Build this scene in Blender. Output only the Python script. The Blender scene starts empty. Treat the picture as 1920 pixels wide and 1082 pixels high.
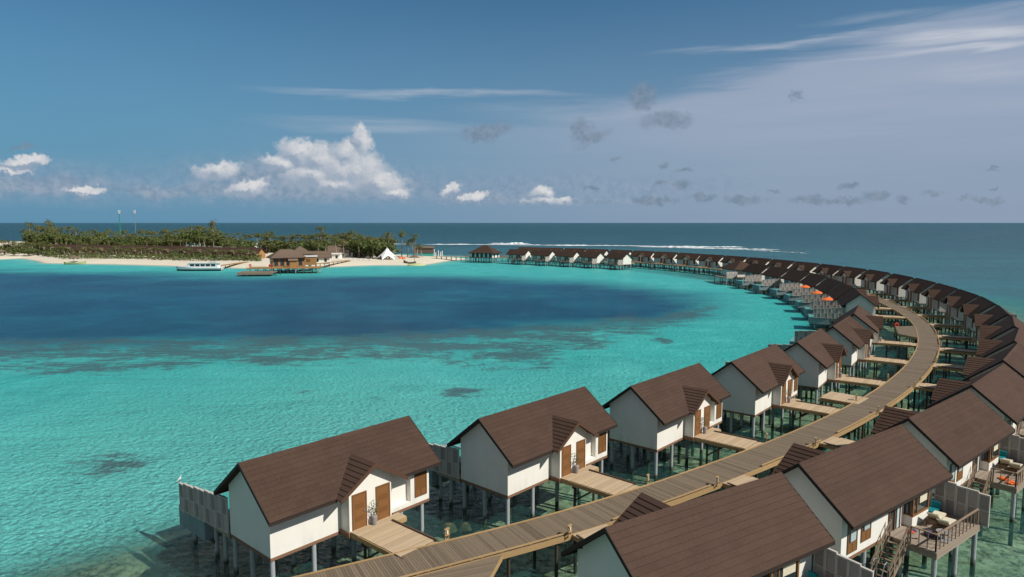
import bpy, math, random
import numpy as np
from mathutils import Vector, Matrix
random.seed(7)
sc = bpy.context.scene
COL = sc.collection
D2R = math.radians

# ------------------------------------------------------------------ camera
FPX, CH, PITCH = 1263.4, 20.21, D2R(5.592)
cam_d = bpy.data.cameras.new('camera'); cam = bpy.data.objects.new('camera', cam_d); COL.objects.link(cam)
cam.location = (0, 0, CH); cam.rotation_euler = (D2R(90) - PITCH, 0, 0)
cam_d.sensor_width = 36; cam_d.lens = 36 * FPX / 1920
cam_d.clip_start = 0.5; cam_d.clip_end = 120000
sc.camera = cam
sc.view_settings.view_transform = 'Standard'; sc.view_settings.look = 'None'
sc.view_settings.exposure = 0.0; sc.view_settings.gamma = 1
try: sc.view_settings.use_curve_mapping = False
except Exception: pass
sc.cycles.max_bounces = 6; sc.cycles.transparent_max_bounces = 8
sc.cycles.caustics_reflective = False; sc.cycles.caustics_refractive = False

# ------------------------------------------------------------------ sun
SUN_EL, SUN_AZ = 43.5, -28.0          # azimuth measured from +X towards +Y
sd = Vector((math.cos(D2R(SUN_EL)) * math.cos(D2R(SUN_AZ)), math.cos(D2R(SUN_EL)) * math.sin(D2R(SUN_AZ)), math.sin(D2R(SUN_EL))))
sun_d = bpy.data.lights.new('sun', 'SUN'); sun_d.energy = 4.9; sun_d.angle = D2R(0.53); sun_d.color = (1, 0.95, 0.86)
sun = bpy.data.objects.new('sun', sun_d); COL.objects.link(sun); sun.rotation_euler = (-sd).to_track_quat('-Z', 'Y').to_euler()

# ------------------------------------------------------------------ node helper
class NT:
    def __init__(s, tree): s.t = tree; s.n = tree.nodes; s.l = tree.links
    def node(s, typ, **kw):
        nd = s.n.new(typ)
        for k, v in kw.items():
            if k.startswith('i_'):
                key = k[2:]; key = int(key) if key.isdigit() else key.replace('_', ' ')
                s.put(nd.inputs[key], v)
            else: setattr(nd, k, v)
        return nd
    def put(s, sock, v):
        if isinstance(v, bpy.types.NodeSocket): s.l.new(v, sock)
        else:
            if hasattr(sock.default_value, '__len__') and not hasattr(v, '__len__'): v = [v] * len(sock.default_value)
            if hasattr(v, '__len__') and len(v) == 3 and len(sock.default_value) == 4: v = tuple(v) + (1,)
            sock.default_value = v
    def math(s, op, a, b=0.0, c=None, clamp=False):
        nd = s.n.new('ShaderNodeMath'); nd.operation = op; nd.use_clamp = clamp
        s.put(nd.inputs[0], a); s.put(nd.inputs[1], b)
        if c is not None: s.put(nd.inputs[2], c)
        return nd.outputs[0]
    def vmath(s, op, a, b=None, out=0):
        nd = s.n.new('ShaderNodeVectorMath'); nd.operation = op; s.put(nd.inputs[0], a)
        if b is not None: s.put(nd.inputs[1], b)
        return nd.outputs[out]
    def mix(s, f, a, b, typ='MIX'):
        nd = s.n.new('ShaderNodeMix'); nd.data_type = 'RGBA'; nd.blend_type = typ; nd.clamp_factor = True
        s.put(nd.inputs[0], f); s.put(nd.inputs[6], a); s.put(nd.inputs[7], b); return nd.outputs[2]
    def ss(s, x, lo, hi, a=0.0, b=1.0):
        nd = s.n.new('ShaderNodeMapRange'); nd.interpolation_type = 'SMOOTHSTEP'
        s.put(nd.inputs[0], x); s.put(nd.inputs[1], lo); s.put(nd.inputs[2], hi); s.put(nd.inputs[3], a); s.put(nd.inputs[4], b); return nd.outputs[0]
    def noise(s, vec, scale, detail=3.0, rough=0.55, dist=0.0, out='Fac'):
        nd = s.n.new('ShaderNodeTexNoise'); s.put(nd.inputs['Vector'], vec); s.put(nd.inputs['Scale'], scale)
        nd.inputs['Detail'].default_value = detail; nd.inputs['Roughness'].default_value = rough; nd.inputs['Distortion'].default_value = dist
        return nd.outputs[out]
    def attr(s, name):
        nd = s.n.new('ShaderNodeAttribute'); nd.attribute_name = name; return nd.outputs['Fac']
    def sep(s, v):
        nd = s.n.new('ShaderNodeSeparateXYZ'); s.put(nd.inputs[0], v); return nd.outputs
    def comb(s, x, y, z):
        nd = s.n.new('ShaderNodeCombineXYZ'); s.put(nd.inputs[0], x); s.put(nd.inputs[1], y); s.put(nd.inputs[2], z); return nd.outputs[0]

# ------------------------------------------------------------------ world: Nishita sky with drawn-in-direction clouds
world = bpy.data.worlds.new('World'); sc.world = world; world.use_nodes = True
wt = NT(world.node_tree); wt.n.clear()
wout = wt.node('ShaderNodeOutputWorld'); bg = wt.node('ShaderNodeBackground'); bg.inputs['Strength'].default_value = 0.1
wt.l.new(bg.outputs[0], wout.inputs[0])
sky = wt.node('ShaderNodeTexSky', sky_type='NISHITA', sun_disc=False, sun_elevation=D2R(SUN_EL),
              sun_rotation=math.atan2(sd.x, sd.y), altitude=0, air_density=1.0, dust_density=0.6, ozone_density=2.2)
tc = wt.node('ShaderNodeTexCoord'); DIR = tc.outputs['Generated']
dx, dy, dz = wt.sep(DIR)
AZ = wt.math('MULTIPLY', wt.math('ARCTAN2', dx, dy), 57.2958)
EL = wt.math('MULTIPLY', wt.math('ARCSINE', dz), 57.2958)
P = wt.comb(AZ, EL, 0.0)
def az_el(u, v):
    c, s = math.cos(PITCH), math.sin(PITCH); a = (u - 960) / FPX; b = -(v - 541) / FPX
    x, y, z = a, c + b * s, -s + b * c
    return math.degrees(math.atan2(x, y)), math.degrees(math.atan2(z, math.hypot(x, y)))
def blobs(lst, pos):
    """nearest scaled distance to a list of elliptical cloud cores given as (u, v, ru, rv, tilt)"""
    out = None
    for (u, v, ru, rv, tl) in lst:
        a, e = az_el(u, v); a2, _ = az_el(u + ru, v); _, e2 = az_el(u, v - rv)
        q = wt.vmath('SUBTRACT', pos, (a, e, 0))
        if tl:
            rr = wt.n.new('ShaderNodeVectorRotate'); rr.rotation_type = 'Z_AXIS'; wt.put(rr.inputs['Vector'], q); rr.inputs['Angle'].default_value = D2R(tl); q = rr.outputs[0]
        q = wt.vmath('MULTIPLY', q, (1 / (a2 - a), 1 / (e2 - e), 0))
        ln = wt.vmath('LENGTH', q, out=1)
        out = ln if out is None else wt.math('SMOOTH_MIN', out, ln, 0.25)
    return out
# base sky graded towards the photograph's muted blue
skyc = wt.mix(1.0, sky.outputs[0], (0.34, 0.62, 0.72), 'MULTIPLY')
low = wt.ss(EL, 0.0, 26.0, 1.0, 0.0)
lowc = wt.mix(wt.ss(AZ, -40.0, 36.0), (1.15, 2.75, 4.3), (2.35, 3.15, 4.45))
base = wt.mix(wt.math('MULTIPLY', wt.ss(EL, -1.0, 21.0, 1.0, 0.0), 0.93), skyc, lowc)
hi = wt.math('MAXIMUM', wt.ss(EL, 26.0, 62.0), wt.ss(wt.math('ABSOLUTE', AZ), 55.0, 110.0))
base = wt.mix(wt.math('MULTIPLY', hi, .65), base, (2.3, 2.4, 2.6))  # pale fill added overhead and behind, out of view, to neutralise shaded walls
# thin veil of high cloud at right, streaks of cirrus
stre = wt.noise(wt.vmath('MULTIPLY', P, (0.05, 0.55, 1)), 1.0, 5, 0.6, 0.6)
edge = wt.math('ADD', EL, wt.math('MULTIPLY', wt.math('SUBTRACT', stre, 0.5), 5.0))
top = wt.math('ADD', 8.2, wt.math('MULTIPLY', wt.ss(AZ, -6.0, 34.0), 5.2))
veil = wt.math('MULTIPLY', wt.ss(wt.math('SUBTRACT', top, edge), -.9, 1.3), wt.math('POWER', wt.ss(AZ, -30.0, 26.0), 1.3))
lay = wt.noise(wt.vmath('MULTIPLY', P, (0.025, 0.42, 1)), 1.0, 4, 0.6, 0.3)
veil = wt.math('MULTIPLY', veil, wt.ss(lay, .25, .62, .72, 1.0))
veil = wt.math('MULTIPLY', veil, wt.math('ADD', 0.30, wt.math('MULTIPLY', wt.ss(EL, 1.0, 10.0), 0.55)))
c1 = wt.mix(veil, base, (3.75, 4.3, 5.5))
def streak(u0, v0, ru, rv, tl, amt, col, prev):
    pw = wt.vmath('ADD', P, wt.comb(0.0, wt.math('MULTIPLY', wt.math('SUBTRACT', stre, 0.5), 2.2), 0.0))
    d = blobs([(u0, v0, ru, rv, tl)], pw)
    m = wt.math('MULTIPLY', wt.ss(d, 0.0, 1.15, 1.0, 0.0), amt)
    m = wt.math('MULTIPLY', m, wt.ss(wt.noise(wt.vmath('MULTIPLY', P, (0.16, 1.6, 1)), 1.0, 4, 0.6, 0.4), 0.25, 0.7, 0.35, 1.0))
    return wt.mix(m, prev, col)
cir = (5.6, 5.9, 6.6)
for a in [(800, 179, 340, 10, 0, .55), (1480, 84, 330, 9, 0, .5), (1800, 74, 210, 12, 3, .9), (1760, 102, 260, 9, 1, .75), (1880, 68, 90, 16, 4, .7), (1860, 92, 120, 8, 0, .6),
          (1640, 36, 160, 12, 2, .22), (700, 236, 230, 14, 0, .32), (1100, 215, 300, 18, 2, .18), (1850, 140, 160, 22, 6, .3)]:
    c1 = streak(*a, cir, c1)
# cumulus: wind-warped positions, lobes lit from upper right
def nz3(vec, sc, det, rough): return wt.vmath('SUBTRACT', wt.noise(vec, sc, det, rough, 0.0, out='Color'), (0.5, 0.5, 0.5))
warp = wt.vmath('ADD', P, wt.vmath('ADD', wt.vmath('MULTIPLY', nz3(P, 0.55, 3, .5), (1.7, 1.3, 0)), wt.vmath('MULTIPLY', nz3(P, 1.9, 6, .62), (1.15, 1.0, 0))))
n1 = wt.noise(P, 0.62, 8, 0.6, 0.25); nb = wt.noise(P, 1.5, 7, 0.62, 0.2)
wob = wt.math('ADD', wt.math('MULTIPLY', wt.math('SUBTRACT', n1, 0.5), 1.9), wt.math('MULTIPLY', wt.math('SUBTRACT', nb, 0.5), 1.0))
def layer(prev, lst, lo, hi, colA, colB, amt, wmul=1.0, flat=None, lit=None, pos=None):
    pos = P if pos is None else pos
    d0 = blobs(lst, pos); d = wt.math('ADD', d0, wt.math('MULTIPLY', wob, wmul))
    m = wt.ss(d, lo, hi, 1.0, 0.0)
    if flat is not None: m = wt.math('MULTIPLY', m, wt.ss(EL, flat[0], flat[1]))
    m = wt.math('MULTIPLY', m, amt)
    if lit:
        d2 = blobs(lst, wt.vmath('ADD', pos, (0.30, 0.34, 0))); sh = wt.math('ADD', lit[0], wt.math('MULTIPLY', wt.math('SUBTRACT', d2, d0), lit[1]), clamp=True)
        sh = wt.math('MULTIPLY', sh, wt.ss(nb, .28, .62, .55, 1.0))
    else: sh = wt.ss(nb, .35, .65)
    return wt.mix(m, prev, wt.mix(sh, colA, colB))
grey = [(40, 345, 150, 15, 0), (120, 352, 70, 14, 0), (300, 362, 60, 8, 0), (430, 358, 90, 14, 0), (620, 352, 160, 26, 0), (560, 330, 100, 34, 0), (480, 335, 60, 22, 0), (900, 372, 80, 10, 0), (1050, 382, 160, 6, 0)]
hz = [(120, 345, 420, 42, 0), (560, 340, 330, 48, 0), (1000, 355, 400, 30, 0)]
c1 = layer(c1, hz, 0.2, 1.5, (2.0, 2.95, 4.2), (2.9, 3.7, 4.9), 0.55, 0.35, (0.4, 1.6), pos=warp)
c1 = layer(c1, grey, 0.5, 1.55, (2.1, 3.0, 4.1), (3.2, 3.85, 4.8), 0.78, 0.35, (1.2, 1.9), pos=warp)
white = [(668, 322, 48, 34, 0), (712, 344, 42, 22, 0), (676, 262, 18, 24, 0), (652, 288, 30, 26, 0), (560, 286, 30, 22, 0), (600, 300, 34, 26, 0), (520, 304, 30, 14, 0), (735, 358, 30, 10, 0), (410, 322, 38, 15, -18),
         (465, 350, 36, 12, -22), (48, 302, 42, 9, -4), (18, 316, 34, 7, 0), (160, 356, 30, 7, 0), (850, 356, 20, 9, -24), (880, 372, 24, 6, -10), (1016, 362, 22, 12, -10), (1025, 377, 40, 6, 0), (630, 345, 50, 16, 0), (640, 318, 52, 36, 0), (590, 330, 50, 20, 0)]
c1 = layer(c1, white, 0.85, 1.50, (3.0, 3.75, 4.8), (7.3, 7.25, 7.3), 0.94, 0.22, (1.2, 2.2), lit=(.42, 1.15), pos=warp)
dark = [(912, 247, 46, 17, -8), (1090, 243, 24, 20, -25), (1110, 262, 32, 12, -20), (1250, 224, 50, 19, -4), (1208, 180, 22, 26, 0), (1490, 180, 12, 9, 0), (40, 275, 28, 6, -10), (1232, 342, 12, 6, 0), (1275, 345, 22, 7, 0), (1250, 311, 10, 5, 0), (1282, 320, 16, 5, 0), (1157, 301, 8, 5, 0),
        (1450, 359, 14, 6, 0), (1592, 354, 18, 7, 0), (1640, 371, 26, 9, 0), (1695, 373, 12, 6, 0), (1805, 375, 14, 5, 0), (1868, 316, 16, 4, 0), (1862, 350, 10, 3, 0), (1750, 361, 22, 6, 0), (1520, 376, 34, 8, 0), (1395, 375, 40, 8, 0), (1320, 368, 28, 8, 0), (1225, 374, 40, 8, 0), (1110, 355, 16, 4, 0), (1850, 376, 26, 7, 0), (1580, 380, 60, 6, 0)]
c1 = layer(c1, dark, 0.45, 1.35, (1.5, 2.15, 2.9), (2.3, 2.85, 3.65), 0.66, 0.3, pos=warp)
wt.l.new(c1, bg.inputs['Color'])
world.cycles.sampling_method = 'MANUAL'; world.cycles.sample_map_resolution = 256

# ------------------------------------------------------------------ materials
def mat(name, build):
    m = bpy.data.materials.new(name); m.use_nodes = True; t = NT(m.node_tree); t.n.clear()
    out = t.node('ShaderNodeOutputMaterial'); b = t.node('ShaderNodeBsdfPrincipled'); t.l.new(b.outputs[0], out.inputs[0])
    build(t, b, out); return m
def setp(t, b, color=None, rough=0.7, spec=0.3, metal=0.0, normal=None):
    if color is not None: t.put(b.inputs['Base Color'], color)
    t.put(b.inputs['Roughness'], rough); b.inputs['Specular IOR Level'].default_value = spec; b.inputs['Metallic'].default_value = metal
    if normal is not None: t.l.new(normal, b.inputs['Normal'])
def bump(t, h, strength=0.3, dist=0.02):
    nd = t.node('ShaderNodeBump'); nd.inputs['Strength'].default_value = strength; nd.inputs['Distance'].default_value = dist; t.l.new(h, nd.inputs['Height']); return nd.outputs[0]
def obj_co(t): return t.node('ShaderNodeTexCoord').outputs['Object']
def pos(t): return t.node('ShaderNodeNewGeometry').outputs['Position']
M = {}
def stucco(t, b, o):
    p = pos(t); n = t.noise(p, 0.9, 5, .6); g = t.noise(p, 40, 3)
    z = t.sep(obj_co(t))[2]
    oi = t.node('ShaderNodeObjectInfo'); low = t.ss(z, 2.4, 3.2, 1.0, .25); st = t.math('MULTIPLY', t.math('MULTIPLY', t.ss(t.noise(t.vmath('MULTIPLY', p, (2.2, 2.2, .3)), 1.0, 5), .45, .75), low), t.math('ADD', .22, t.math('MULTIPLY', oi.outputs['Random'], .25)))
    c = t.mix(n, (0.72, 0.69, 0.63), (0.81, 0.79, 0.73)); c = t.mix(st, c, (0.42, 0.41, 0.37))
    setp(t, b, c, .85, .2, normal=bump(t, g, .35, .006))
M['stucco'] = mat('white_stucco', stucco)
def roofm(t, b, o):
    uv = t.node('ShaderNodeUVMap'); uv.uv_map = 'UVMap'
    br = t.node('ShaderNodeTexBrick'); t.l.new(uv.outputs[0], br.inputs['Vector'])
    br.offset = .5; br.inputs['Scale'].default_value = 1; br.inputs['Brick Width'].default_value = .9; br.inputs['Row Height'].default_value = .33
    br.inputs['Mortar Size'].default_value = .012; br.inputs['Color1'].default_value = (.070, .043, .031, 1); br.inputs['Color2'].default_value = (.058, .035, .026, 1); br.inputs['Mortar'].default_value = (.07, .042, .032, 1)
    n = t.noise(pos(t), 9, 6, .8); n2 = t.noise(pos(t), .45, 5, .65); oi = t.node('ShaderNodeObjectInfo')
    c = t.mix(t.ss(n, .38, .68, 0, .6), br.outputs[0], (.030, .018, .013)); c = t.mix(t.math('MULTIPLY', t.math('ADD', t.attr('rnd'), t.math('MULTIPLY', oi.outputs['Random'], 1.6)), .15), c, (.12, .075, .058)); c = t.mix(t.math('MULTIPLY', t.ss(n2, .4, .75), .3), c, (.105, .062, .046))
    setp(t, b, c, .9, .12, normal=bump(t, n, .5, .012))
M['roof'] = mat('brown_roof_shingle', roofm)
def flat(name, col, rough=.7, spec=.25, var=.25, sc_=6, metal=0.0):
    def f(t, b, o):
        n = t.noise(pos(t), sc_, 4, .6); r = t.attr('rnd')
        c = t.mix(n, tuple(x * (1 - var) for x in col), tuple(min(1, x * (1 + var)) for x in col))
        c = t.mix(t.math('MULTIPLY', r, .35), c, tuple(x * .55 for x in col))
        setp(t, b, c, rough, spec, metal)
    M[name] = mat(name, f)
def wood(name, c1, c2, sc_=3.0, rough=.75, spec=.2, stretch=(1, 1, 1)):
    def f(t, b, o):
        p = obj_co(t); g = t.noise(t.vmath('MULTIPLY', p, stretch), sc_ * 4, 5, .65, .3); big = t.noise(pos(t), .6, 3, .6); r = t.attr('rnd')
        c = t.mix(g, c1, c2); c = t.mix(t.math('MULTIPLY', r, .75), c, tuple(x * .52 for x in c1)); c = t.mix(t.math('MULTIPLY', t.ss(big, .35, .75), .35), c, tuple(x * .7 for x in c2))
        setp(t, b, c, rough, spec, normal=bump(t, g, .25, .004))
    M[name] = mat(name, f)
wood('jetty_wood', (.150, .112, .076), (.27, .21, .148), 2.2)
wood('walk_wood', (.44, .32, .20), (.60, .46, .31), 2.2)
wood('deck_wood', (.26, .205, .155), (.42, .345, .275), 2.2)
wood('kerb_wood', (.34, .215, .10), (.50, .34, .17), 2.0)
wood('dark_kerb', (.075, .05, .035), (.13, .09, .065), 2.0)
wood('door_wood', (.165, .072, .024), (.27, .125, .044), 1.6, .5, .35, (6, 6, .6))
wood('frame_wood', (.14, .06, .025), (.21, .10, .04), 2.0, .5, .35)
wood('porch_edge', (.075, .040, .026), (.11, .06, .04), 2.0)
wood('beam_wood', (.185, .095, .058), (.27, .15, .095), 2.0)
wood('rail_wood', (.20, .14, .095), (.33, .25, .185), 2.0)
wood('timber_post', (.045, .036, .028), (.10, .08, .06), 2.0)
wood('hut_wood', (.26, .135, .05), (.42, .235, .10), 1.0)
wood('palm_trunk', (.20, .165, .13), (.33, .28, .22), 1.5)
wood('thatch', (.12, .085, .062), (.225, .165, .125), 2.5, .95, .05)
flat('dark_fascia', (.035, .026, .022), .7, .2)
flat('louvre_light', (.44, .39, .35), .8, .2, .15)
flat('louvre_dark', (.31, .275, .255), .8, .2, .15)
flat('screen_paint', (.50, .455, .42), .8, .2, .2)
flat('tank', (.20, .255, .27), .7, .25, .3, 2)
flat('glass_dark', (.025, .035, .04), .08, .6)
flat('curtain', (.46, .54, .55), .8, .1, .2, 12)
flat('metal', (.5, .5, .52), .35, .5, .1, 6, .8)
flat('white_paint', (.74, .74, .72), .5, .4, .06)
flat('tent_fabric', (.80, .80, .80), .7, .2, .04, 1)
flat('navy', (.015, .022, .035), .35, .5)
flat('teal_fabric', (.01, .17, .20), .8, .1, .15)
flat('orange', (.85, .17, .035), .7, .2, .1)
flat('red', (.65, .07, .035), .6, .2, .1)
flat('cream', (.62, .57, .44), .8, .1)
flat('pot', (.27, .26, .26), .6, .3)
flat('plant_leaf', (.05, .09, .035), .6, .2, .4, 20)
flat('rock', (.085, .085, .05), .9, .1, .4, 3)
flat('grey_wall', (.21, .22, .235), .8, .2)
flat('brown_wall', (.115, .088, .07), .8, .2)
flat('green_paint', (.02, .24, .18), .5, .4)
flat('aqua_wall', (.05, .32, .29), .6, .3)
flat('boat_hull', (.72, .74, .74), .3, .5, .04)
flat('old_boat', (.13, .12, .11), .8, .2)
flat('yellow_sand', (.50, .50, .26), .9, .1)
flat('purple', (.10, .07, .12), .8, .1)
def pile(t, b, o):
    z = t.sep(pos(t))[2]; n = t.noise(pos(t), 5, 4)
    k = t.ss(t.math('ADD', z, t.math('MULTIPLY', n, .5)), .35, .75)
    c = t.mix(k, (.05, .055, .035), t.mix(n, (.30, .33, .35), (.40, .42, .43)))
    setp(t, b, c, .8, .25)
M['concrete'] = mat('concrete_pile', pile)
def leaf(name, a, b2, tr):
    def f(t, b, o):
        r = t.attr('rnd'); n = t.noise(pos(t), .5, 3); n2 = t.noise(pos(t), .07, 2)
        c = t.mix(t.math('MULTIPLY', t.math('ADD', r, n), .5), a, b2); c = t.mix(t.math('MULTIPLY', t.ss(n2, .4, .65), .35), c, (.16, .14, .06))
        setp(t, b, c, .6, .25)
        tl = t.node('ShaderNodeBsdfTranslucent'); t.put(tl.inputs[0], c); mx = t.node('ShaderNodeMixShader'); mx.inputs[0].default_value = tr
        t.l.new(b.outputs[0], mx.inputs[1]); t.l.new(tl.outputs[0], mx.inputs[2]); t.l.new(mx.outputs[0], o.inputs[0])
    M[name] = mat(name, f)
leaf('palm_leaf', (.032, .055, .014), (.215, .225, .070), .25)
leaf('bush_leaf', (.036, .062, .016), (.135, .175, .045), .2)
def sand(t, b, o):
    p = pos(t); n = t.noise(p, .12, 5, .6); f = t.noise(p, 2.0, 4); z = t.sep(p)[2]
    c = t.mix(n, (.60, .53, .41), (.74, .68, .56)); c = t.mix(t.math('MULTIPLY', f, .2), c, (.40, .35, .27))
    wet = t.ss(z, .05, .35, .75, 0.0); c = t.mix(wet, c, (.30, .29, .22))
    setp(t, b, c, .95, .1, normal=bump(t, f, .4, .1))
M['sand'] = mat('coral_sand', sand)
def seabed(t, b, o):
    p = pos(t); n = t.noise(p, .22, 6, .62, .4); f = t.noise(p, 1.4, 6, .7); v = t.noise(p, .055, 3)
    c = t.mix(t.ss(n, .35, .65), (.16, .19, .125), (.50, .56, .44)); c = t.mix(t.ss(f, .42, .62), c, (.045, .06, .035)); c = t.mix(t.math('MULTIPLY', t.ss(t.noise(p, 3.2, 5, .7, .8), .5, .66), .6), c, (.50, .57, .44)); c = t.mix(t.math('MULTIPLY', t.ss(v, .45, .62), .5), c, (.36, .42, .30))  # finest pale mottle stands for the sun's caustic net, painted into the colour
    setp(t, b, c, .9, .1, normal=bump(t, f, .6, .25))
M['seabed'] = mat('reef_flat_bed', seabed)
def foam(t, b, o):
    n = t.noise(t.vmath('MULTIPLY', pos(t), (.12, .5, 1)), 1.0, 4)
    setp(t, b, t.mix(n, (.62, .66, .68), (.86, .87, .87)), .9, .1)
M['foam'] = mat('sea_foam', foam)

def water(t, b, o):
    p = pos(t)
    deep, reef, clear, ocean, pale = [t.attr(k) for k in ('deep', 'reef', 'clear', 'ocean', 'pale')]
    px, py, pz = t.sep(p)
    dist = t.math('SQRT', t.math('ADD', t.math('MULTIPLY', px, px), t.math('MULTIPLY', py, py)))
    nl = t.noise(p, .035, 5, .6, .3); nm = t.noise(p, .16, 6, .65, .4)
    # ripples: crossed wave trains, net of small cells, all real bump lit by the sun and sky
    pw = t.vmath('ADD', p, t.vmath('MULTIPLY', t.noise(p, .5, 3, out='Color'), (1.6, 1.6, 0)))
    vo = t.node('ShaderNodeTexVoronoi', feature='SMOOTH_F1'); t.l.new(pw, vo.inputs['Vector']); vo.inputs['Scale'].default_value = 1.9; vo.inputs['Smoothness'].default_value = .35
    rot = t.node('ShaderNodeVectorRotate', rotation_type='Z_AXIS'); t.l.new(p, rot.inputs['Vector']); rot.inputs['Angle'].default_value = .5
    w1 = t.noise(t.vmath('MULTIPLY', rot.outputs[0], (1.3, 3.6, 1)), 1.0, 5, .62, .5)
    w2 = t.noise(t.vmath('MULTIPLY', p, (.12, .55, 1)), 1.0, 4, .6, .3)
    w3 = t.noise(t.vmath('MULTIPLY', p, (.016, .075, 1)), 1.0, 4, .6, .3)
    far1 = t.ss(dist, 60.0, 320.0, 1.0, .75); far2 = t.ss(dist, 40.0, 700.0, .25, 1.0)
    h = t.math('ADD', t.math('MULTIPLY', t.math('MULTIPLY', vo.outputs['Distance'], t.ss(dist, 40., 110., .20, .10)), far1), t.math('MULTIPLY', t.math('MULTIPLY', w1, .30), far1))
    h = t.math('ADD', h, t.math('MULTIPLY', t.math('MULTIPLY', w2, 1.6), far2))
    h = t.math('ADD', h, t.math('MULTIPLY', w3, t.ss(dist, 120., 1500., .5, 14.)))
    bp = t.node('ShaderNodeBump'); bp.inputs['Strength'].default_value = 1.0; bp.inputs['Distance'].default_value = 1.25; t.l.new(h, bp.inputs['Height']); N = bp.outputs[0]
    # water colour by depth
    turq = t.mix(t.ss(nm, .3, .7), (.034, .385, .372), (.075, .520, .480))
    turq = t.mix(t.ss(nl, .38, .62), turq, (.045, .42, .40))
    turq = t.mix(pale, turq, (.20, .56, .50))
    dcol = t.mix(t.ss(nl, .35, .65), (.003, .064, .128), (.006, .098, .172))
    dn = t.math('ADD', deep, t.math('ADD', t.math('MULTIPLY', t.math('SUBTRACT', nm, .5), .45), t.math('MULTIPLY', t.math('SUBTRACT', t.noise(t.vmath('MULTIPLY', p, (.012, .03, 1)), 1.0, 6, .7, .5), .5), 1.1)))
    c = t.mix(t.ss(dn, .05, .95), turq, dcol)
    # reef patches
    rn = t.noise(t.vmath('MULTIPLY', p, (.085, .17, 1)), 1.0, 8, .76, .4); rn2 = t.noise(t.vmath('MULTIPLY', p, (.5, .9, 1)), 1.0, 5, .7)
    rm = t.math('ADD', rn, t.math('MULTIPLY', t.math('SUBTRACT', rn2, .5), .6))
    thr = t.math('SUBTRACT', .80, t.math('MULTIPLY', reef, .375))
    rmask = t.math('MULTIPLY', t.ss(t.math('SUBTRACT', rm, thr), -.07, .13), t.ss(reef, .02, .15))
    c = t.mix(t.math('MULTIPLY', rmask, .85), c, t.mix(rn2, (.026, .085, .110), (.085, .135, .140)))
    # faint mottling over the open lagoon
    fl = t.math('MULTIPLY', t.ss(t.noise(t.vmath('MULTIPLY', p, (.6, 1.2, 1)), .07, 7, .7, .8), .52, .72), .42)
    c = t.mix(t.math('MULTIPLY', fl, t.math('SUBTRACT', 1.0, ocean)), c, (.014, .20, .22))
    oc = t.mix(t.ss(w3, .35, .65), (.020, .085, .125), (.028, .115, .155))
    onear = t.mix(t.ss(t.noise(t.vmath('MULTIPLY', p, (.010, .07, 1)), 1.0, 7, .72, .5), .36, .64), (.030, .140, .170), (.034, .092, .122))
    oc = t.mix(t.ss(ocean, .15, 1.0), onear, oc)
    c = t.mix(t.ss(ocean, 0.0, .45), c, oc)
    df = t.node('ShaderNodeBsdfDiffuse'); t.put(df.inputs['Color'], c); t.l.new(N, df.inputs['Normal'])
    tr = t.node('ShaderNodeBsdfTransparent'); t.put(tr.inputs['Color'], (.80, .93, .84))
    op = t.math('SUBTRACT', 1.0, t.math('MULTIPLY', clear, .93))
    m1 = t.node('ShaderNodeMixShader'); t.l.new(op, m1.inputs[0]); t.l.new(tr.outputs[0], m1.inputs[1]); t.l.new(df.outputs[0], m1.inputs[2])
    gl = t.node('ShaderNodeBsdfGlossy'); t.put(gl.inputs['Color'], (.92, .96, 1.0)); t.put(gl.inputs['Roughness'], t.ss(dist, 60., 260., .07, .33)); t.l.new(N, gl.inputs['Normal'])
    fr = t.node('ShaderNodeFresnel'); fr.inputs['IOR'].default_value = 1.33; t.l.new(N, fr.inputs['Normal'])
    fac = t.math('MINIMUM', t.math('MULTIPLY', fr.outputs[0], .8), t.ss(dist, 300., 2500., .36, .30))
    m2 = t.node('ShaderNodeMixShader'); t.l.new(fac, m2.inputs[0]); t.l.new(m1.outputs[0], m2.inputs[1]); t.l.new(gl.outputs[0], m2.inputs[2])
    t.l.new(m2.outputs[0], o.inputs[0])
M['water'] = mat('sea_water', water)

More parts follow.
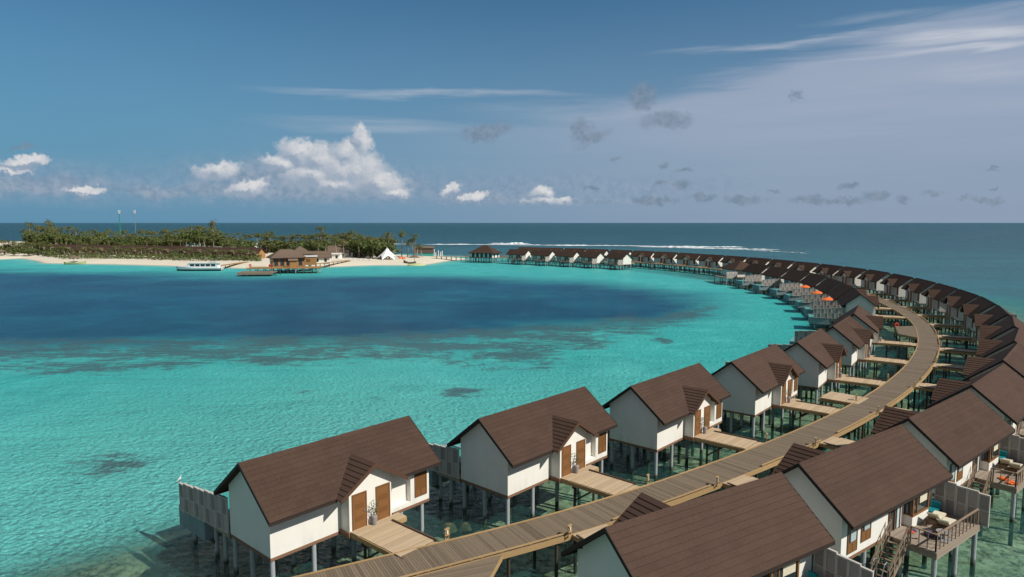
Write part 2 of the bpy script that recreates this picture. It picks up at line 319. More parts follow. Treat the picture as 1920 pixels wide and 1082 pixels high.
# ------------------------------------------------------------------ mesh helpers
def lerp(a, b, t): return tuple(a[i] + (b[i] - a[i]) * t for i in range(len(a)))
class MB:
    def __init__(s): s.v = []; s.f = []; s.r = []; s.uv = {}
    def face(s, pts, r=0.0, uv=None):
        i = len(s.v); s.v += [tuple(p) for p in pts]; s.f.append(tuple(range(i, i + len(pts)))); s.r.append(r)
        if uv: s.uv[len(s.f) - 1] = uv
    def hexa(s, p, r=0.0):     # p: 8 pts, bottom 0-3 ccw, top 4-7
        i = len(s.v); s.v += [tuple(q) for q in p]
        for f in ((3, 2, 1, 0), (4, 5, 6, 7), (0, 1, 5, 4), (1, 2, 6, 5), (2, 3, 7, 6), (3, 0, 4, 7)): s.f.append(tuple(i + k for k in f)); s.r.append(r)
    def box(s, x0, x1, y0, y1, z0, z1, r=0.0): s.hexa([(x0, y0, z0), (x1, y0, z0), (x1, y1, z0), (x0, y1, z0), (x0, y0, z1), (x1, y0, z1), (x1, y1, z1), (x0, y1, z1)], r)
    def beam(s, a, b, w, h, r=0.0, up=(0, 0, 1)):
        a, b = Vector(a), Vector(b); d = (b - a).normalized(); u = Vector(up)
        if abs(d.dot(u)) > .98: u = Vector((1, 0, 0))
        sx = d.cross(u).normalized() * (w / 2); sz = sx.cross(d).normalized() * (h / 2)
        s.hexa([a - sx - sz, b - sx - sz, b + sx - sz, a + sx - sz, a - sx + sz, b - sx + sz, b + sx + sz, a + sx + sz], r)
    def cyl(s, a, b, r0, r1=None, n=8, r=0.0, cap=True):
        r1 = r0 if r1 is None else r1; a, b = Vector(a), Vector(b); d = (b - a).normalized()
        u = Vector((1, 0, 0)) if abs(d.z) > .9 else Vector((0, 0, 1)); e1 = d.cross(u).normalized(); e2 = d.cross(e1)
        i = len(s.v)
        for c, rr in ((a, r0), (b, r1)):
            for k in range(n):
                t = 2 * math.pi * k / n; s.v.append(tuple(c + e1 * (rr * math.cos(t)) + e2 * (rr * math.sin(t))))
        for k in range(n): s.f.append((i + k, i + (k + 1) % n, i + n + (k + 1) % n, i + n + k)); s.r.append(r)
        if cap: s.f.append(tuple(i + n + k for k in range(n))); s.r.append(r); s.f.append(tuple(i + n - 1 - k for k in range(n))); s.r.append(r)
    def tube(s, pts, rad, n=6, r=0.0):
        for k in range(len(pts) - 1):
            ra = rad[k] if hasattr(rad, '__len__') else rad; rb = rad[k + 1] if hasattr(rad, '__len__') else rad
            s.cyl(pts[k], pts[k + 1], ra, rb, n, r)
    def prism(s, poly, axis, a, b, r=0.0):   # poly in the other two coords, extruded along axis
        def P(q, t):
            return (t, q[0], q[1]) if axis == 'x' else ((q[0], t, q[1]) if axis == 'y' else (q[0], q[1], t))
        n = len(poly); i = len(s.v); s.v += [P(q, a) for q in poly] + [P(q, b) for q in poly]
        s.f.append(tuple(i + k for k in range(n))); s.f.append(tuple(i + n + n - 1 - k for k in range(n))); s.r += [r, r]
        for k in range(n): s.f.append((i + k, i + n + k, i + n + (k + 1) % n, i + (k + 1) % n)); s.r.append(r)
    def lathe(s, prof, c=(0, 0, 0), n=12, r=0.0):
        i = len(s.v)
        for (rr, z) in prof:
            for k in range(n): t = 2 * math.pi * k / n; s.v.append((c[0] + rr * math.cos(t), c[1] + rr * math.sin(t), c[2] + z))
        for j in range(len(prof) - 1):
            for k in range(n): s.f.append((i + j * n + k, i + j * n + (k + 1) % n, i + (j + 1) * n + (k + 1) % n, i + (j + 1) * n + k)); s.r.append(r)
        s.f.append(tuple(i + n - 1 - k for k in range(n))); s.r.append(r)
        s.f.append(tuple(i + (len(prof) - 1) * n + k for k in range(n))); s.r.append(r)
    def build(s, name, m, parent=None, recalc=True, smooth=False):
        me = bpy.data.meshes.new(name); me.from_pydata(s.v, [], s.f)
        if recalc:
            import bmesh
            bm = bmesh.new(); bm.from_mesh(me)
            bmesh.ops.recalc_face_normals(bm, faces=bm.faces); bm.to_mesh(me); bm.free()
        at = me.attributes.new('rnd', 'FLOAT', 'FACE'); at.data.foreach_set('value', s.r)
        if s.uv:
            ul = me.uv_layers.new(name='UVMap')
            for fi, uv in s.uv.items():
                for k, li in enumerate(me.polygons[fi].loop_indices): ul.data[li].uv = uv[k]
        if smooth: me.polygons.foreach_set('use_smooth', [True] * len(me.polygons))
        me.materials.append(M[m]); o = bpy.data.objects.new(name, me); COL.objects.link(o)
        if parent: o.parent = parent
        return o
def empty(name, loc=(0, 0, 0), rz=0.0):
    o = bpy.data.objects.new(name, None); COL.objects.link(o); o.location = loc; o.rotation_euler = (0, 0, rz); o.empty_display_size = .5; return o
def tag(o, label=None, cat=None, group=None, kind=None):
    for k, v in (('label', label), ('category', cat), ('group', group), ('kind', kind)):
        if v: o[k] = v
    return o
def copy_tree(o, parent=None):
    c = o.copy(); COL.objects.link(c); c.parent = parent
    for ch in list(KIDS.get(o.name, [])): copy_tree(ch, c)
    return c
KIDS = {}
def index_kids():
    KIDS.clear()
    for o in bpy.data.objects:
        if o.parent: KIDS.setdefault(o.parent.name, []).append(o)
_c, _s = math.cos(PITCH), math.sin(PITCH)
def ray(u, v): a = (u - 960) / FPX; b = -(v - 541) / FPX; return (a, _c + b * _s, -_s + b * _c)
def atz(u, v, z=0.0): d = ray(u, v); t = (z - CH) / d[2]; return (d[0] * t, d[1] * t)
def aty(u, v, y): d = ray(u, v); t = y / d[1]; return (d[0] * t, CH + d[2] * t)

# ------------------------------------------------------------------ layout measured from the photograph (centre x, y, heading of the ridge)
POSE = {'V1': (-10.88, 39.97, 48.8), 'V2': (1.80, 48.21, 47.8), 'V3': (13.45, 57.20, 48.2), 'V4': (24.46, 66.86, 49.7), 'V5': (34.65, 77.48, 54.0), 'V6': (43.89, 88.82, 54.4), 'V7': (51.98, 100.85, 59.9), 'V8': (66.17, 128.35, 67.8),
 'R1': (8.99, 30.87, -147.6), 'R2': (20.33, 38.93, -143.8), 'R3': (31.05, 47.7, -140.5), 'R4': (41.22, 57.24, -136.2), 'V9': (70.36, 140.72, 73.5), 'V10': (73.80, 153.71, 76.8), 'V11': (76.86, 168.36, 82.5), 'V12': (78.23, 182.45, 89.4), 'V13': (77.98, 195.52, 92.7), 'V14': (77.68, 210.66, 96.9),
 'R5': (50.59, 67.4, -132.0), 'R6': (59.18, 78.08, -128.9), 'R7': (66.98, 89.19, -125.4), 'R8': (73.9, 100.6, -120.5), 'R9': (80.53, 113.3, -116.0), 'R10': (85.78, 125.97, -110.1), 'R11': (90.15, 138.96, -107.1), 'R12': (94.03, 152.81, -103.9), 'R13': (96.76, 166.45, -100.2), 'R14': (99.0, 181.45, -95.7), 'R15': (99.28, 194.57, -90.6), 'R16': (98.44, 206.98, -86.6),
 'R17': (96.93, 220.79, -80.5), 'R18': (94.62, 234.47, -76.9), 'R19': (91.3, 247.91, -72.4), 'R20': (87.05, 261.1, -68.4), 'R21': (81.75, 274.12, -60.4), 'R22': (75.86, 286.76, -57.1), 'R23': (68.74, 298.89, -53.0), 'R24': (60.93, 310.48, -49.5), 'R25': (52.06, 321.45, -47.7), 'R26': (42.15, 331.47, -44.1), 'R27': (32.1, 340.56, -35.1), 'R28': (20.65, 348.69, -27.6), 'R29': (9.2, 356.53, -24.2),
 'I1': (46.5, 293.2, 121.1), 'I2': (35.95, 302.4, 126.5), 'I3': (25.9, 311.6, 133.1), 'I4': (15.1, 320.4, 135.9), 'I5': (3.6, 328.9, 141.1)}
L, YR, ZR, YE, ZE, YB = 10.9, 2.234, 7.216, -.873, 4.76, 5.34
def frame(k):
    x, y, a = POSE[k]; a = D2R(a); c, s = math.cos(a), math.sin(a); lx, ly = 11.1 / 2, YR
    return (x - c * lx + s * ly, y - s * lx - c * ly, a)
def to_world(k, p):
    X, Y, a = frame(k); c, s = math.cos(a), math.sin(a); return (X + c * p[0] - s * p[1], Y + s * p[0] + c * p[1], p[2])

# ------------------------------------------------------------------ jetty path
ctl = []
for i in range(1, 30):
    x, y, a = POSE['R%d' % i]; a = D2R(a); ctl.append(Vector((x + 9.48 * math.sin(a), y - 9.48 * math.cos(a))))
ctl.insert(0, ctl[0] - Vector((.872, .49)) * 13.4); ctl.insert(0, ctl[0] - Vector((.885, .466)) * 9)
ctl += [Vector((-4.5, 351.0)), Vector((-14.5, 353.5)), Vector((-26.0, 358.0)), Vector((-38.0, 360.0))]
path = []
for i in range(1, len(ctl) - 2):
    p0, p1, p2, p3 = ctl[i - 1:i + 3]
    for k in range(12):
        t = k / 12; path.append(.5 * ((2 * p1) + (p2 - p0) * t + (2 * p0 - 5 * p1 + 4 * p2 - p3) * t * t + (3 * p1 - p0 - 3 * p2 + p3) * t ** 3))
path.append(ctl[-2]); path.insert(0, ctl[0])
S = [0.0]
for i in range(1, len(path)): S.append(S[-1] + (path[i] - path[i - 1]).length)
def at_s(s):
    s = max(0, min(S[-1] - 1e-4, s)); lo, hi = 0, len(S) - 1
    while hi - lo > 1:
        m = (lo + hi) // 2
        if S[m] <= s: lo = m
        else: hi = m
    t = (s - S[lo]) / (S[hi] - S[lo]); p = path[lo].lerp(path[hi], t); d = (path[hi] - path[lo]).normalized(); return p, d
def frame_s(s):
    p, _ = at_s(s); a, _ = at_s(s - .8); b, _ = at_s(s + .8); d = (b - a).normalized(); return p, d, Vector((-d.y, d.x))   # n points to the lagoon side
def near_s(x, y):
    best = min(range(len(path)), key=lambda i: (path[i].x - x) ** 2 + (path[i].y - y) ** 2); return S[best]

# ------------------------------------------------------------------ sea, seabed, beach
def poly_sdf(X, Y, poly):
    P = np.array(poly, float); d = np.full(X.shape, 1e9); ins = np.zeros(X.shape, bool); n = len(P)
    for i in range(n):
        a, b = P[i], P[(i + 1) % n]; e = b - a; wx, wy = X - a[0], Y - a[1]
        t = np.clip((wx * e[0] + wy * e[1]) / (e @ e + 1e-9), 0, 1); d = np.minimum(d, np.hypot(wx - e[0] * t, wy - e[1] * t))
        c = ((a[1] > Y) != (b[1] > Y)); xi = a[0] + (Y - a[1]) / (b[1] - a[1] + 1e-12) * (b[0] - a[0]); ins ^= c & (X < xi)
    return np.where(ins, d, -d)
shore_px = [(0, 487), (40, 485), (70, 490), (80, 494), (130, 495), (200, 496), (300, 498.5), (400, 502), (450, 503.5), (500, 503), (620, 501), (700, 498), (760, 498), (800, 497), (840, 490), (872, 487)]
shore = [(-700, 560), (-560, 440), (-440, 395), (-360, 372), (-320, 366)] + [atz(u, v) for u, v in shore_px] + [(-24, 376), (-40, 392), (-70, 412), (-110, 445), (-160, 490), (-230, 540), (-330, 620), (-450, 690), (-620, 720)]
deep_px = [(-700, 508), (0, 507), (100, 511), (200, 512), (330, 515), (480, 520), (620, 518), (760, 516), (850, 519), (950, 524), (1100, 530), (1180, 538), (1290, 552), (1345, 575), (1330, 595), (1250, 603), (1150, 610), (1000, 618), (850, 632), (700, 642), (500, 645), (250, 648), (0, 655), (-700, 670)]
reef_px = [(-500, 632), (0, 630), (500, 628), (900, 610), (1150, 598), (1300, 572), (1350, 560), (1370, 590), (1250, 628), (1120, 650), (1070, 695), (960, 700), (850, 690), (700, 686), (500, 696), (300, 700), (150, 716), (0, 700), (-500, 715)]
spots = [(1080, 640, 90, 14), (1180, 600, 60, 10), (960, 668, 70, 9), (430, 668, 160, 10), (1020, 720, 26, 5), (560, 735, 30, 5), (200, 872, 100, 24), (660, 785, 22, 6), (690, 748, 12, 5), (870, 735, 60, 12), (60, 880, 60, 12), (1050, 560, 0, 0), (20, 775, 20, 6), (880, 650, 120, 14), (1240, 638, 30, 9), (100, 690, 120, 12)]
xs = np.concatenate([[-40000, -15000, -6000, -3000, -1500, -1000, -700, -550], np.arange(-440, -130, 8), np.arange(-130, 135, 3), np.arange(137, 300, 9), [400, 700, 1500, 3000, 8000, 20000, 40000]]).astype(float)
ys = np.concatenate([[-300, -60, 0, 10, 18], np.arange(22, 380, 3), np.arange(381, 560, 7), np.arange(570, 900, 20), [1000, 1300, 2000, 4000, 9000, 20000, 45000]]).astype(float)
X, Y = np.meshgrid(xs, ys)
pth = np.array([(p.x, p.y) for p in path])
dj = np.full(X.shape, 1e9); side = np.zeros(X.shape)
for i in range(len(pth) - 1):
    a, b = pth[i], pth[i + 1]; e = b - a; wx, wy = X - a[0], Y - a[1]; t = np.clip((wx * e[0] + wy * e[1]) / (e @ e), 0, 1)
    d = np.hypot(wx - e[0] * t, wy - e[1] * t); m = d < dj; dj = np.where(m, d, dj); side = np.where(m, e[0] * wy - e[1] * wx, side)
inner = side > 0
clear = np.where(inner, np.clip((19 - dj) / 6, 0, 1), np.clip((50 - dj) / 26, 0, 1) * .95)
clear *= np.clip((330 - Y) / 120, .25, 1); clear = np.maximum(clear, np.clip((50 - np.hypot(X - 2, Y - 38)) / 40, 0, 1) * .12)
sdeep = poly_sdf(X, Y, [atz(*p) for p in deep_px]); wdt = np.clip(np.hypot(X, Y) * .10, 8, 26)
deep = np.clip(.5 + sdeep / (2 * wdt), 0, 1); deep[poly_sdf(X, Y, [atz(*p) for p in shore_px] + [(-700, 560), (-700, 900), (0, 900), (0, 360)]) > 0] *= .4
sreef = poly_sdf(X, Y, [atz(*p) for p in reef_px]); reef = np.clip(.42 + sreef / 12, 0, .98)
for (u, v, ru, rv) in spots:
    if not ru: continue
    c = atz(u, v); e1 = atz(u + ru, v); e2 = atz(u, v - rv); rx = (e1[0] - c[0]) * 1.15; ry = (e2[1] - c[1]) * 1.4
    q = np.hypot((X - c[0]) / rx, (Y - c[1]) / ry); reef = np.maximum(reef, np.clip(1.7 - 1.4 * q, 0, 1) * 1.05)
ocean = np.where(~inner, np.clip((dj - 24) / 26, 0, 1) * .40, 0)
ocean = np.maximum(ocean, np.clip((Y - 372) / 40, 0, 1) * .40)
ocean = np.maximum(ocean, np.where(~inner, np.clip((np.hypot(X, Y) - 380) / 330, 0, 1) * .85 + .15 * np.clip((np.hypot(X, Y) - 900) / 1500, 0, 1), 0) * (dj > 40))
ocean = np.maximum(ocean, np.clip((Y - 480) / 220, 0, 1))
ocean[(X < -60) & (Y < 372)] = 0
ssh = poly_sdf(X, Y, shore); pale = np.maximum(np.clip(1 + ssh / 10, 0, 1) * .8, np.clip((105 - np.hypot(X, Y)) / 70, 0, 1) * .62)
ocean = np.where(ssh > -30, np.minimum(ocean, .0 + np.clip((-ssh - 4) / 60, 0, 1)), ocean)
band = np.clip(1 - np.abs(ssh + 12) / 14, 0, 1); deep *= np.clip((-ssh - 3) / 14, 0, 1)
nx, ny = len(xs), len(ys)
def grid_mesh(name, X, Y, Z, m, attrs={}, smooth=True):
    ny, nx = X.shape; V = np.stack([X, Y, Z], -1).reshape(-1, 3); i = np.arange(nx * ny).reshape(ny, nx)
    F = np.stack([i[:-1, :-1], i[:-1, 1:], i[1:, 1:], i[1:, :-1]], -1).reshape(-1, 4)
    me = bpy.data.meshes.new(name); me.from_pydata(V.tolist(), [], F.tolist())
    for k, a in attrs.items(): at = me.attributes.new(k, 'FLOAT', 'POINT'); at.data.foreach_set('value', a.reshape(-1).astype(np.float32))
    me.materials.append(M[m]); o = bpy.data.objects.new(name, me); COL.objects.link(o)
    if smooth: me.polygons.foreach_set('use_smooth', [True] * len(me.polygons))
    return o
sea = grid_mesh('sea', X, Y, np.zeros_like(X), 'water', dict(deep=deep, reef=reef, clear=clear, ocean=ocean, pale=pale)); tag(sea, kind='structure')
gx, gy = np.meshgrid(np.arange(-60, 200, 5.), np.arange(0, 400, 5.))
rs = np.random.RandomState(3)
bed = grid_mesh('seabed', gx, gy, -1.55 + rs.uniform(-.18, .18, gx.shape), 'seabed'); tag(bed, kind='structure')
bx_, by_ = np.meshgrid(np.concatenate([np.arange(-700, -330, 8), np.arange(-330, -10, 2.5)]), np.concatenate([np.arange(285, 420, 2.), np.arange(421, 740, 9)]))
sb = poly_sdf(bx_, by_, shore); nz = (np.sin(bx_ * .11 + by_ * .07) + np.sin(bx_ * .053 - by_ * .13)) * .12
bz = np.where(sb > 0, 1.5 * (1 - np.exp(-(sb) / 7)) + nz * np.clip(sb / 12, 0, 1), sb * .12)
beach = grid_mesh('beach', bx_, by_, np.clip(bz, -1.2, 3), 'sand'); tag(beach, kind='structure')

def surf(pts, w, h, gaps=.0, seed=1):
    random.seed(seed); mb = MB(); n = len(pts); prof = [(-1, 0), (-.55, .75), (-.2, 1), (.25, .55), (1, .0)]
    rows = []
    fine = []
    for i in range(n - 1):
        for k in range(14): fine.append(lerp(pts[i], pts[i + 1], k / 14))
    fine.append(pts[-1])
    N = len(fine)
    for i, (x, y) in enumerate(fine):
        e = min(1, min(i, N - 1 - i) / 5); br_ = .35 + .65 * abs(math.sin(i * .07 + seed) * math.sin(i * .19 + 1.3 * seed)) ** .6; hh = h * e * random.uniform(.45, 1.15) * br_; ww = w * (.3 + .7 * e) * random.uniform(.6, 1.25) * br_; j = random.uniform(-.6, .6)
        rows.append([(x, y + a * ww + j, .02 + b * hh) for a, b in prof])
    for i in range(N - 1):
        for k in range(4): mb.face([rows[i][k], rows[i + 1][k], rows[i + 1][k + 1], rows[i][k + 1]], random.random())
    o = mb.build('breaking_wave', 'foam', recalc=False, smooth=True); tag(o, kind='structure'); return o
surf([atz(u, v) for u, v in [(790, 458.5), (880, 458.5), (960, 459), (1060, 460.5), (1140, 460.5), (1240, 462), (1330, 463.5), (1398, 463.5)]], 3.0, .8, seed=2)
surf([atz(u, v) for u, v in [(914, 456.5), (950, 457), (994, 456.8)]], 5.0, 1.2, seed=3)
surf([atz(u, v) for u, v in [(1190, 462.5), (1290, 465), (1380, 467.2), (1464, 468.2)]], 3.4, 1.1, seed=4)
surf([atz(u, v) for u, v in [(1400, 469), (1460, 472), (1516, 475.2)]], 2.6, .6, seed=5)
surf([atz(u, v) for u, v in [(560, 457), (660, 457.4), (780, 457.8)]], 3.0, .9, seed=6)

# ------------------------------------------------------------------ villa
def courses(mb, A, B, C, D_, n, lift=.032, th=.10, rng=None, vof=0.0):
    """shingle courses between ridge line A-B and eave line C-D; x-range may taper (A..B at top, C..D at bottom)"""
    A, B, C, D_ = map(Vector, (A, B, C, D_)); nrm = (B - A).cross(C - A).normalized()
    if nrm.z < 0: nrm = -nrm
    sl = ((C + D_) / 2 - (A + B) / 2).length; up = nrm * lift
    for i in range(n):
        t0, t1 = i / n, (i + 1) / n
        a, b = A.lerp(C, t0), B.lerp(D_, t0); c, d = A.lerp(C, t1), B.lerp(D_, t1); r = random.random() * .5
        uv = [((p - A).dot((B - A).normalized()) if (B - A).length > .01 else p.x, (vof + sl * tt)) for p, tt in ((a, t0 + .002), (b, t0 + .002), (d, t1 - .002), (c, t1 - .002))]
        mb.face([a, b, d + up, c + up], r, uv)
        mb.face([c + up, d + up, d, c], r, [(0, 0.1), (1, .1), (1, .12), (0, .12)])
    lo = nrm * -th
    mb.face([A + lo, B + lo, D_ + lo, C + lo], 0)
    for p, q in ((A, C), (B, D_)): mb.face([p, p + lo, q + lo, q + up], 0)
    mb.face([C + up, D_ + up, D_ + lo, C + lo], 0)
PX, PZ, PE, PHW, PY = 5.99, 6.317, 4.75, 2.42, -1.294
X0, X1 = -.44, 11.47
def roof_meshes(root):
    mb = MB(); n = 12; random.seed(5)
    def zy(t): return YR + (YE - YR) * t, ZR + (ZE - ZR) * t
    # rear slope
    courses(mb, (X0, YR, ZR), (X1, YR, ZR), (X0, YB, ZE), (X1, YB, ZE), n, .034)
    # front slope, split round the porch
    th = .10; nrm = Vector((0, -(ZR - ZE), (YR - YE))).normalized(); up = nrm * .022; sl = math.hypot(YR - YE, ZR - ZE)
    def cut(z):
        if z >= PZ: return 0.0
        return PHW * (PZ - z) / (PZ - PE)
    ts = sorted(set([i / n for i in range(n + 1)] + [(ZR - PZ) / (ZR - ZE)]))
    for t0, t1 in zip(ts[:-1], ts[1:]):
        y0, z0 = zy(t0); y1, z1 = zy(t1); c0, c1 = cut(z0), cut(z1); r = random.random() * .5
        last = abs(t1 * n - round(t1 * n)) < 1e-6; k0 = (t0 * n) % 1; k1 = 1.0 if last else (t1 * n) % 1
        if k0 > .999: k0 = 0
        u0, u1 = up * k0, up * k1
        segs = [(X0, X1, X0, X1)] if (c0 == 0 and c1 == 0) else [(X0, PX - c0, X0, PX - c1), (PX + c0, X1, PX + c1, X1)]
        for a0, b0, a1, b1 in segs:
            q = [Vector((a0, y0, z0)) + u0, Vector((b0, y0, z0)) + u0, Vector((b1, y1, z1)) + u1, Vector((a1, y1, z1)) + u1]
            mb.face(q, r, [(a0, sl * t0 + .002), (b0, sl * t0 + .002), (b1, sl * t1 - .002), (a1, sl * t1 - .002)])
            if last: mb.face([q[3], q[2], Vector((b1, y1, z1)), Vector((a1, y1, z1))], r, [(0, .1), (1, .1), (1, .12), (0, .12)])
    lo = -nrm * th
    for xa, xb, xc, xd in ((X0, PX, X0, PX - PHW), (PX, X1, PX + PHW, X1)):
        mb.face([Vector((xa, YR, ZR)) + lo, Vector((xb, YR, ZR)) + lo, Vector((xd, YE, ZE)) + lo, Vector((xc, YE, ZE)) + lo], 0)
        mb.face([Vector((xc, YE, ZE)) + up, Vector((xd, YE, ZE)) + up, Vector((xd, YE, ZE)) + lo, Vector((xc, YE, ZE)) + lo], 0)
    rf = mb.build('roof', 'roof', root, recalc=False)
    # ridge capping and dark barge boards
    rc = MB()
    for k in range(24):
        a = X0 + (X1 - X0) * k / 24; b = a + (X1 - X0) / 24 - .01
        rc.prism([(YR - .16, ZR - .10), (YR, ZR + .035), (YR + .16, ZR - .10)], 'x', a, b, random.random() * .5)
    rc.build('ridge_cap', 'roof', rf)
    for xa in (X0 - .05, X1 + .003):
        bb = MB()
        for ye, s in ((YE, 1), (YB, 1)):
            bb.hexa([(xa, YR, ZR - .2), (xa + .045, YR, ZR - .2), (xa + .045, ye, ZE - .18), (xa, ye, ZE - .18), (xa, YR, ZR + .03), (xa + .045, YR, ZR + .03), (xa + .045, ye, ZE + .04), (xa, ye, ZE + .04)])
        bb.build('barge_board', 'dark_fascia', rf)
    fb = MB()
    fb.box(X0, PX - PHW + .05, YE + .01, YE + .05, ZE - .2, ZE - .02); fb.box(PX + PHW - .05, X1, YE + .01, YE + .05, ZE - .2, ZE - .02); fb.box(X0, X1, YB - .05, YB - .01, ZE - .2, ZE - .02)
    fb.build('fascia_board', 'dark_fascia', rf)
    # porch roof
    pr = MB(); yb = YR - (ZR - PZ) / (ZR - ZE) * (YR - YE)
    courses(pr, (PX, PY, PZ), (PX, yb, PZ), (PX - PHW, PY, PE), (PX - PHW, YE + .0, PE), 9, .036, .10)
    courses(pr, (PX, PY, PZ), (PX, yb, PZ), (PX + PHW, PY, PE), (PX + PHW, YE + .0, PE), 9, .036, .10)
    po = pr.build('porch_roof', 'roof', root, recalc=False)
    pb = MB()
    for s in (-1, 1):
        xe = PX + s * PHW; y0, y1 = PY - .04, PY - .003
        pb.hexa([(PX, y0, PZ - .25), (PX, y1, PZ - .25), (xe, y1, PE - .2), (xe, y0, PE - .2), (PX, y0, PZ + .03), (PX, y1, PZ + .03), (xe, y1, PE + .05), (xe, y0, PE + .05)])
    pb.build('barge_board', 'porch_edge', po)
def door(root, x0, x1, y, z0, z1, handle_r=True):
    d = MB(); w = .07
    d.box(x0 + w, x1 - w, y - .02, y + .02, z0 + .02, z1 - w)
    o = d.build('door', 'door_wood', root)
    f = MB(); f.box(x0, x0 + w, y - .045, y + .02, z0, z1); f.box(x1 - w, x1, y - .045, y + .02, z0, z1); f.box(x0 + w, x1 - w, y - .045, y + .02, z1 - w, z1)
    f.build('frame', 'frame_wood', o)
    p = MB(); n = 5; hh = (z1 - z0 - .25) / n
    for k in range(n): p.box(x0 + .19, x1 - .19, y - .032, y - .021, z0 + .1 + k * hh, z0 + .1 + (k + 1) * hh - .08, .5 * (k % 2))
    p.build('panel', 'door_wood', o)
    hx = x1 - .16 if handle_r else x0 + .16
    h = MB(); h.box(hx - .02, hx + .02, y - .06, y - .02, z0 + .95, z0 + 1.15); h.box(hx - .12, hx + .02, y - .085, y - .06, z0 + 1.03, z0 + 1.06); h.build('handle', 'metal', o)
def window(root, x0, x1, y, z0, z1, sgn, kind):
    """sgn -1: faces -y (front), +1: faces +y (deck side)"""
    w = .08
    def B(mb, a, b, d0, d1, c, d, r=0): mb.box(a, b, min(y + sgn * d0, y + sgn * d1), max(y + sgn * d0, y + sgn * d1), c, d, r)
    f = MB(); B(f, x0, x0 + w, 0, .05, z0, z1); B(f, x1 - w, x1, 0, .05, z0, z1); B(f, x0 + w, x1 - w, 0, .05, z0, z0 + w); B(f, x0 + w, x1 - w, 0, .05, z1 - w, z1)
    o = f.build('window', 'frame_wood', root)
    if kind == 'shutter':
        s = MB(); n = 14; zl = z0 + .5
        for k in range(n):
            a = zl + (z1 - w - zl) * k / n; B(s, x0 + w, x1 - w, .005, .03, a, a + (z1 - w - zl) / n - .03, .4 * (k % 2))
        B(s, x0 + w, (x0 + x1) / 2 - .03, .005, .03, z0 + w, zl - .06); B(s, (x0 + x1) / 2 + .03, x1 - w, .005, .03, z0 + w, zl - .06)
        B(s, x0 + w, x1 - w, .001, .01, z0 + w, z1 - w, .9)
        s.build('shutter', 'door_wood', o)
    else:
        g = MB(); B(g, x0 + w, x1 - w, .004, .012, z0 + .55, z1 - w); g.build('pane', 'glass_dark', o)
        c = MB(); m = 9
        for k in range(m):
            a = x0 + w + .04 + (x1 - x0 - 2 * w - .3) * k / m; c.box(a, a + .05, min(y + sgn * .012, y + sgn * .03), max(y + sgn * .012, y + sgn * .03), z0 + .6, z1 - w)
        c.build('curtain', 'curtain', o)
        p = MB(); B(p, x0 + w, (x0 + x1) / 2 - .03, .004, .035, z0 + w, z0 + .5); B(p, (x0 + x1) / 2 + .03, x1 - w, .004, .035, z0 + w, z0 + .5); B(p, x0 + w, x1 - w, .002, .045, z0 + .5, z0 + .56); p.build('lower_panel', 'door_wood', o)
DZ = 2.50
